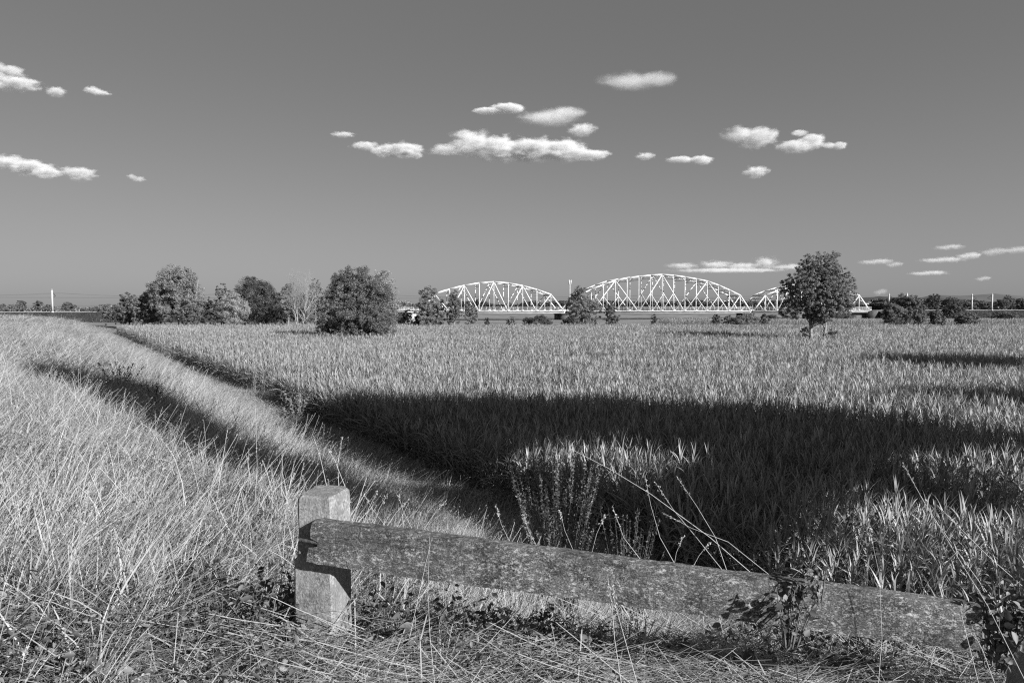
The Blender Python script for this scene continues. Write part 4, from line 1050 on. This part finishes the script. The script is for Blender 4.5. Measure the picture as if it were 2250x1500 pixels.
# ------------------------------------------------------------------ tall stalks and special weeds near the rail
def stalk(pts_px, Y0, Y1, label, rad=.0028, head=.12, mat='dry', group='tall dry stalks behind the rail'):
    n_ = len(pts_px); P_ = [at(px_, py_, Y0 + (Y1 - Y0) * i / (n_ - 1)) for i, (px_, py_) in enumerate(pts_px)]
    base = P_[0].copy(); t = empty('grass_stalk', base)
    tb = Tubes(5); tb.add([p - base for p in P_], [rad * .62 * (1 - .6 * i / (n_ - 1)) for i in range(n_)]); o = tb.build('stem', M['straw'], t)
    dv = (P_[-1] - P_[-2]).normalized()
    if head:
        V_, F_, T_ = seed_heads(np.array([P_[-1] - base]), np.array([dv]), 22, np.array([head]), .014, .8)
        link('seed_head', np_mesh('seed_head', V_, F_, M['dry'], tone=T_), t)
    tag(t, label, 'grass stalk', group)
M['straw'] = mat_rough('straw_stem', .38, .52, 20)
stalk([(1655, 1262), (1560, 1180), (1430, 1085), (1340, 1030), (1253, 985)], 3.5, 3.5, 'longest straw leaning far left across the dark maize', .0032, 0)
stalk([(1590, 1255), (1530, 1180), (1480, 1120), (1440, 1060)], 3.5, 3.6, 'straw leaning left, second of the fan behind the rail middle')
stalk([(1600, 1262), (1572, 1180), (1530, 1110), (1488, 1048)], 3.4, 3.5, 'straw leaning left with bent tip above the rail middle')
stalk([(1487, 1246), (1450, 1180), (1430, 1110), (1417, 1045)], 3.5, 3.5, 'upright straw with narrow head above the rail middle')
stalk([(1700, 1270), (1600, 1190), (1520, 1160), (1455, 1125)], 3.4, 3.6, 'low slanting straw right of the fan')
stalk([(1420, 1245), (1370, 1180), (1345, 1110)], 3.5, 3.5, 'short straw left of the fan')
stalk([(2190, 1330), (2110, 1220), (2040, 1120), (1985, 1020)], 3.1, 3.1, 'long straw leaning left above the right end of the rail', .0035)
stalk([(2250, 1290), (2170, 1220), (2100, 1150), (2060, 1110)], 3.0, 3.1, 'straw crossing the long one near the right edge', .003)
stalk([(1930, 1500), (1938, 1400), (1932, 1260), (1905, 1140)], 2.6, 2.8, 'thin upright stem crossing in front of the rail right part', .002, .10)
stalk([(2250, 1490), (2170, 1330), (2090, 1200), (2030, 1100)], 2.6, 2.8, 'long stem sweeping across the lower right corner', .0028, .16)
stalk([(955, 1500), (945, 1400), (940, 1300), (944, 1180)], 2.9, 3.05, 'thin straight stem before the left part of the rail', .002, .0)
stalk([(900, 1400), (915, 1330), (935, 1240), (948, 1185)], 2.9, 3.05, 'thin slanting stem meeting the straight one before the rail', .002, .0)
stalk([(1365, 1500), (1350, 1400), (1345, 1330), (1335, 1265)], 2.5, 2.6, 'seed-headed stem standing before the rail middle', .0025, .12)
stalk([(1400, 1500), (1372, 1400), (1352, 1330), (1346, 1275)], 2.5, 2.6, 'second seed-headed stem before the rail middle', .0025, .10)
stalk([(720, 1078), (705, 1010), (690, 960)], 4.2, 4.3, 'straw rising left behind the post', .003)
stalk([(745, 1078), (742, 1020), (752, 960)], 4.2, 4.3, 'straw rising straight behind the post', .003)
stalk([(762, 1078), (735, 1010), (720, 985)], 4.2, 4.3, 'thin straw leaning left behind the post', .003)
stalk([(560, 1110), (565, 1020), (562, 920), (560, 870)], 5.5, 5.6, 'tall thin stem alone above the shaded strip', .0028, .10)
stalk([(408, 1110), (400, 1060), (385, 1010), (365, 975)], 4.6, 4.7, 'dark dry dock stem left of the post', .005, .10)
stalk([(2150, 1500), (2130, 1420), (2115, 1360), (2110, 1330)], 2.5, 2.6, 'seed-headed stem before the broken rail end', .0025, .12)
stalk([(2185, 1500), (2160, 1430), (2140, 1390), (2135, 1370)], 2.5, 2.6, 'shorter seed-headed stem before the broken rail end', .0025, .10)
for k, (a, b, c_, d_) in enumerate(((800, 1148, 830, 1080), (822, 1150, 852, 1085), (850, 1155, 900, 1095), (845, 1152, 800, 1085), (905, 1160, 875, 1085), (930, 1165, 980, 1100), (1480, 1248, 1500, 1180), (1520, 1250, 1560, 1190), (1120, 1190, 1090, 1110), (1180, 1200, 1150, 1130), (1300, 1215, 1330, 1130), (1260, 1210, 1230, 1120))):
    stalk([(a, b), ((a + c_) / 2 - 4, (b + d_) / 2), (c_, d_)], 3.9, 4.0, 'short straw poking up behind the rail, %s' % ('nearest the post, leaning right', 'second from the post', 'third from the post, leaning far right', 'leaning left towards the post', 'leaning left beside the longest right-leaning one', 'long and leaning right over the shaded grass', 'right of the rail middle, first', 'right of the rail middle, second', 'left of the mugwort, leaning left', 'before the mugwort, leaning left', 'right of the mugwort, leaning right', 'before the mugwort, its right one')[k], .0022, .06, group='short straws poking up behind the rail')

def leafy_plant(name, label, px_, py_, Y, stems, spread, H_, leaf, mat, seed, aspect=.7, tone=(.5, .25), per=16, cat='weed', droopy=False, lean=(0, 0)):
    r = np.random.RandomState(seed); b = at(px_, py_, Y) if Y else ghit(px_, py_); t = empty(name, b); tb = Tubes(4); LP = []; AX = []
    for k in range(stems):
        a = r.uniform(0, 6.28); sp_ = spread * r.uniform(.2, 1); h_ = H_ * r.uniform(.6, 1.1)
        p0 = Vector((math.cos(a) * sp_ * .3, math.sin(a) * sp_ * .3, -.05)); p2_ = Vector((math.cos(a) * sp_ + lean[0], math.sin(a) * sp_ + lean[1], h_)); p1_ = p0.lerp(p2_, .5) + Vector((0, 0, h_ * .12))
        tb.add([p0, p1_, p2_], [.004, .003, .0015])
        for j in range(per):
            s = r.uniform(.15, 1); q_ = p0.lerp(p1_, s * 2) if s < .5 else p1_.lerp(p2_, s * 2 - 1)
            LP.append(np.array(q_) + r.normal(0, leaf * .35, 3)); AX.append([math.cos(a) + r.normal(0, .6), math.sin(a) + r.normal(0, .6), r.normal(.2, .5)])
    tb.build('stem', M['weed_stem'], t); m_ = len(LP)
    nr = r.normal(0, .6, (m_, 3)) + np.array([.1, -.4, .5])
    V_, F_, T_ = oval_leaves(np.array(LP), leaf * r.uniform(.5, 1.35, m_), nr, np.array(AX), np.clip(r.normal(tone[0], tone[1], m_), 0, 1), aspect)
    link('leaves', np_mesh('leaves', V_, F_, mat, tone=T_), t)
    return tag(t, label, cat)
M['weed_stem'] = mat_rough('weed_stem', .06, .14, 20)
leafy_plant('bindweed', 'leafy bindweed climbing over the rail right of its middle', 1740, 1395, 2.90, 14, .14, .17, .028, M['weed'], 3, .75, (.35, .35), 9, lean=(.06, .05))
leafy_plant('bindweed', 'pale leafy shoots rising above the rail beside the bindweed', 1800, 1300, 2.97, 5, .05, .12, .03, M['weed'], 4, .6, (.9, .2), 8)
leafy_plant('bramble', 'tangle of leaves swallowing the broken right end of the rail', 2190, 1440, 2.95, 18, .22, .30, .045, M['weed'], 5, .6, (.45, .3), 14)
leafy_plant('bramble', 'tangle of leaves at the right edge around the second post', 2245, 1380, 2.9, 12, .15, .22, .04, M['weed'], 6, .6, (.6, .3), 14)
leafy_plant('mugwort', 'feathery grey mugwort clump at the crop edge behind the rail', 1225, 1360, 7.6, 80, .62, 1.75, .030, M['weed'], 7, .45, (.85, .2), 90)
leafy_plant('mugwort', 'dark mugwort between the clump and the maize', 1375, 1380, 7.8, 34, .45, 1.35, .030, M['weed'], 8, .45, (.2, .2), 50)
leafy_plant('mugwort', 'pale feathery weed at the crop edge left of the dark maize', 650, 925, None, 30, 1.0, 1.5, .12, M['weed'], 9, .4, (.7, .2), 40)
leafy_plant('mugwort', 'bushy weed in the grass left of the shaded strip', 268, 860, None, 14, .6, .75, .05, M['weed'], 10, .45, (.35, .2), 40)
leafy_plant('mugwort', 'dark bushy weed beside the shaded strip', 340, 900, None, 14, .5, .6, .045, M['weed'], 12, .45, (.1, .15), 40)
leafy_plant('broadleaf_weed', 'cluster of broad pale leaves low at the bottom left', 470, 1450, None, 8, .14, .10, .05, M['weed'], 13, .7, (.6, .2), 4)
leafy_plant('broadleaf_weed', 'broad leaves in the grass near the left edge', 190, 1290, None, 7, .12, .12, .045, M['weed'], 14, .7, (.6, .2), 4)

# ------------------------------------------------------------------ clouds: real scattering volumes outside everything
def cloud_mat(name, lobes, dens, base_z, nsc, soft, namp):
    m, nt, out = new_mat(name); N = nt.nodes; L = nt.links
    tc = N.new('ShaderNodeTexCoord'); best = None
    for (cx, cy_, cz, rx, ry, rz) in lobes:
        s = N.new('ShaderNodeVectorMath'); s.operation = 'SUBTRACT'; s.inputs[1].default_value = (cx, cy_, cz); L.new(tc.outputs['Object'], s.inputs[0])
        d = N.new('ShaderNodeVectorMath'); d.operation = 'DIVIDE'; d.inputs[1].default_value = (rx, ry, rz); L.new(s.outputs[0], d.inputs[0])
        ln = N.new('ShaderNodeVectorMath'); ln.operation = 'LENGTH'; L.new(d.outputs[0], ln.inputs[0])
        iv = N.new('ShaderNodeMath'); iv.operation = 'SUBTRACT'; iv.inputs[0].default_value = 1; L.new(ln.outputs['Value'], iv.inputs[1]); v = iv.outputs[0]
        if best is None: best = v
        else:
            mx = N.new('ShaderNodeMath'); mx.operation = 'MAXIMUM'; L.new(best, mx.inputs[0]); L.new(v, mx.inputs[1]); best = mx.outputs[0]
    no = N.new('ShaderNodeTexNoise'); no.inputs['Scale'].default_value = nsc; no.inputs['Detail'].default_value = 7; no.inputs['Roughness'].default_value = .62
    mp = N.new('ShaderNodeMapping'); mp.inputs['Scale'].default_value = (.75, 1, 1.7); L.new(tc.outputs['Object'], mp.inputs['Vector']); L.new(mp.outputs[0], no.inputs['Vector'])
    a = N.new('ShaderNodeMath'); a.operation = 'MULTIPLY_ADD'; a.inputs[1].default_value = namp; a.inputs[2].default_value = -namp * .50; L.new(no.outputs['Fac'], a.inputs[0])
    s = N.new('ShaderNodeMath'); s.operation = 'ADD'; L.new(best, s.inputs[0]); L.new(a.outputs[0], s.inputs[1])
    mr = N.new('ShaderNodeMapRange'); mr.interpolation_type = 'SMOOTHSTEP'; mr.inputs['From Min'].default_value = 0.05; mr.inputs['From Max'].default_value = .05 + soft
    mr.inputs['To Min'].default_value = 0; mr.inputs['To Max'].default_value = dens; L.new(s.outputs[0], mr.inputs['Value'])
    pv = N.new('ShaderNodeVolumePrincipled'); pv.inputs['Color'].default_value = (.90, .90, .90, 1); pv.inputs['Anisotropy'].default_value = .0
    L.new(mr.outputs[0], pv.inputs['Density']); L.new(pv.outputs[0], out.inputs['Volume'])
    return m
def cloud(label, Y, lobes_px, dens=.8, soft=.85, namp=2.1, nfreq=1.0):
    k = Y / 1500; cx = sum(l[0] for l in lobes_px) / len(lobes_px); cy_ = sum(l[1] for l in lobes_px) / len(lobes_px)
    c = at(cx, cy_, Y); lobes = []
    for (px_, py_, rx, rz) in lobes_px:
        p = at(px_, py_, Y) - c; f = 1.28
        lobes.append((p.x, 0, p.z, rx * k * f, (rx * .5 + rz * .5) * k * f, rz * k * f))
    tot = max(l[3] for l in lobes) ; mean_rz = sum(l[5] for l in lobes) / len(lobes)
    bm = bmesh.new()
    for (x_, y_, z_, a, b, d) in lobes:
        r = bmesh.ops.create_icosphere(bm, subdivisions=2, radius=1)
        for v in r['verts']: v.co = Vector((x_ + v.co.x * a * 1.18, y_ + v.co.y * b * 1.18, z_ + v.co.z * d * 1.18))
    h = bmesh.ops.convex_hull(bm, input=bm.verts)
    bmesh.ops.delete(bm, geom=list({e for e in h['geom_interior'] + h['geom_unused'] if isinstance(e, bmesh.types.BMVert)}), context='VERTS')
    o = bm_obj('cloud', bm, cloud_mat('cloud_vapour', lobes, dens * 2.2 / mean_rz, 0, 1.1 / mean_rz * nfreq * .8, soft, namp), None, False, c)
    o.active_material.cycles.volume_step_rate = .6
    return tag(o, label, 'cloud', 'small fair-weather clouds')
HI, LO = 3000, 7000
cloud('largest white cloud with a puffy head, high over the left bridge span', HI, [(1035, 316, 40, 24), (985, 331, 42, 9), (1100, 327, 60, 21), (1170, 330, 60, 21), (1235, 330, 50, 20), (1288, 341, 40, 11)], 1.6)
cloud('white elongated cloud just left of the largest one', HI, [(803, 321, 28, 8), (850, 331, 34, 12), (890, 331, 34, 15)], 1.2)
cloud('smooth lens-shaped cloud, highest over the bridge', HI, [(1385, 179, 62, 15), (1440, 175, 42, 14)], .28, .9, 1.3, .7)
cloud('smooth lens-shaped cloud over the right half of the largest one', HI, [(1205, 259, 58, 14), (1240, 248, 42, 11)], .38, .9, 1.3, .7)
cloud('thin slanting streak of cloud left of the lens-shaped one', HI, [(1075, 244, 32, 6), (1115, 238, 34, 9)], .8, .5, .8)
cloud('small rounded cloud right below the lens-shaped one', HI, [(1278, 284, 26, 12)], .7)
cloud('faint wisp of cloud alone over the willow', HI, [(753, 296, 22, 5)], .5)
cloud('bright puffy cloud high over the right span', HI, [(1632, 296, 38, 15), (1665, 302, 36, 20)], .9)
cloud('ragged cloud right of the bright puffy one', HI, [(1750, 322, 36, 13), (1757, 293, 18, 6), (1785, 310, 24, 15)], .55, .5, 1.5)
cloud('ragged tail of cloud, rightmost at its height', HI, [(1822, 320, 16, 6), (1845, 320, 14, 8)], .4, .5, 1.4)
cloud('small round cloud lowest over the lone tree side', HI, [(1660, 377, 23, 11)], .9)
cloud('tiny wisp just right of the largest cloud', HI, [(1417, 343, 18, 7)], .6)
cloud('broken wisp of two puffs between the largest and the small round cloud', HI, [(1497, 351, 28, 6), (1540, 352, 22, 9)], .6, .5, 1.4)
cloud('white cloud cut by the left edge, upper one', HI, [(40, 184, 38, 14), (5, 188, 30, 9)], .9)
cloud('faint ragged cloud above it at the left edge', HI, [(28, 156, 20, 11), (0, 148, 14, 10), (2, 168, 14, 10)], .45, .6, 1.2)
cloud('small cloud right of the upper left-edge cloud', HI, [(122, 201, 18, 9)], .8)
cloud('small flat cloud alone in the upper left', HI, [(205, 199, 16, 7), (222, 205, 18, 4)], .7)
cloud('long white cloud sloping from the left edge', HI, [(22, 358, 34, 14), (62, 366, 36, 15), (100, 378, 32, 13)], 1.2)
cloud('soft smaller cloud right of the long sloping one', HI, [(160, 376, 26, 8), (180, 382, 26, 13)], .7)
cloud('faintest wisp low in the left sky', HI, [(290, 388, 10, 5), (306, 394, 12, 5)], .35)
cloud('low bank of cloud over the right part of the middle span', LO, [(1500, 584, 32, 6), (1575, 581, 34, 8), (1630, 585, 36, 8), (1684, 577, 26, 11), (1735, 586, 34, 6), (1600, 594, 110, 4)], .26, 1.0, 2.2)
G_low = [('faint low cloud just right of the lone tree', 1925, 575, 36, 6), ('faint puff below the first one right of the lone tree', 1965, 581, 18, 6), ('faint stretched low cloud in the middle of the right sky', 2070, 571, 46, 6), ('small faint puff high in the lower right sky', 2085, 543, 30, 6),
         ('bright small round low cloud in the right sky', 2128, 562, 24, 8), ('low cloud near the right edge, left of two', 2182, 553, 26, 9), ('low cloud cut by the right edge', 2232, 549, 32, 8), ('faint puff above the railway right of the lone tree', 1935, 641, 14, 7), ('thin low wisp over the willows', 2040, 600, 40, 5), ('small low puff between the wisps', 2160, 612, 16, 5)]
for (lb, a, b_, c_, d_) in G_low:
    cloud(lb, LO, [(a - c_ * .3, b_ + 1, c_ * .7, d_ * .8), (a + c_ * .3, b_ - 1, c_ * .7, d_)], .16 if 'bright' not in lb else .4, 1.0, 2.0)
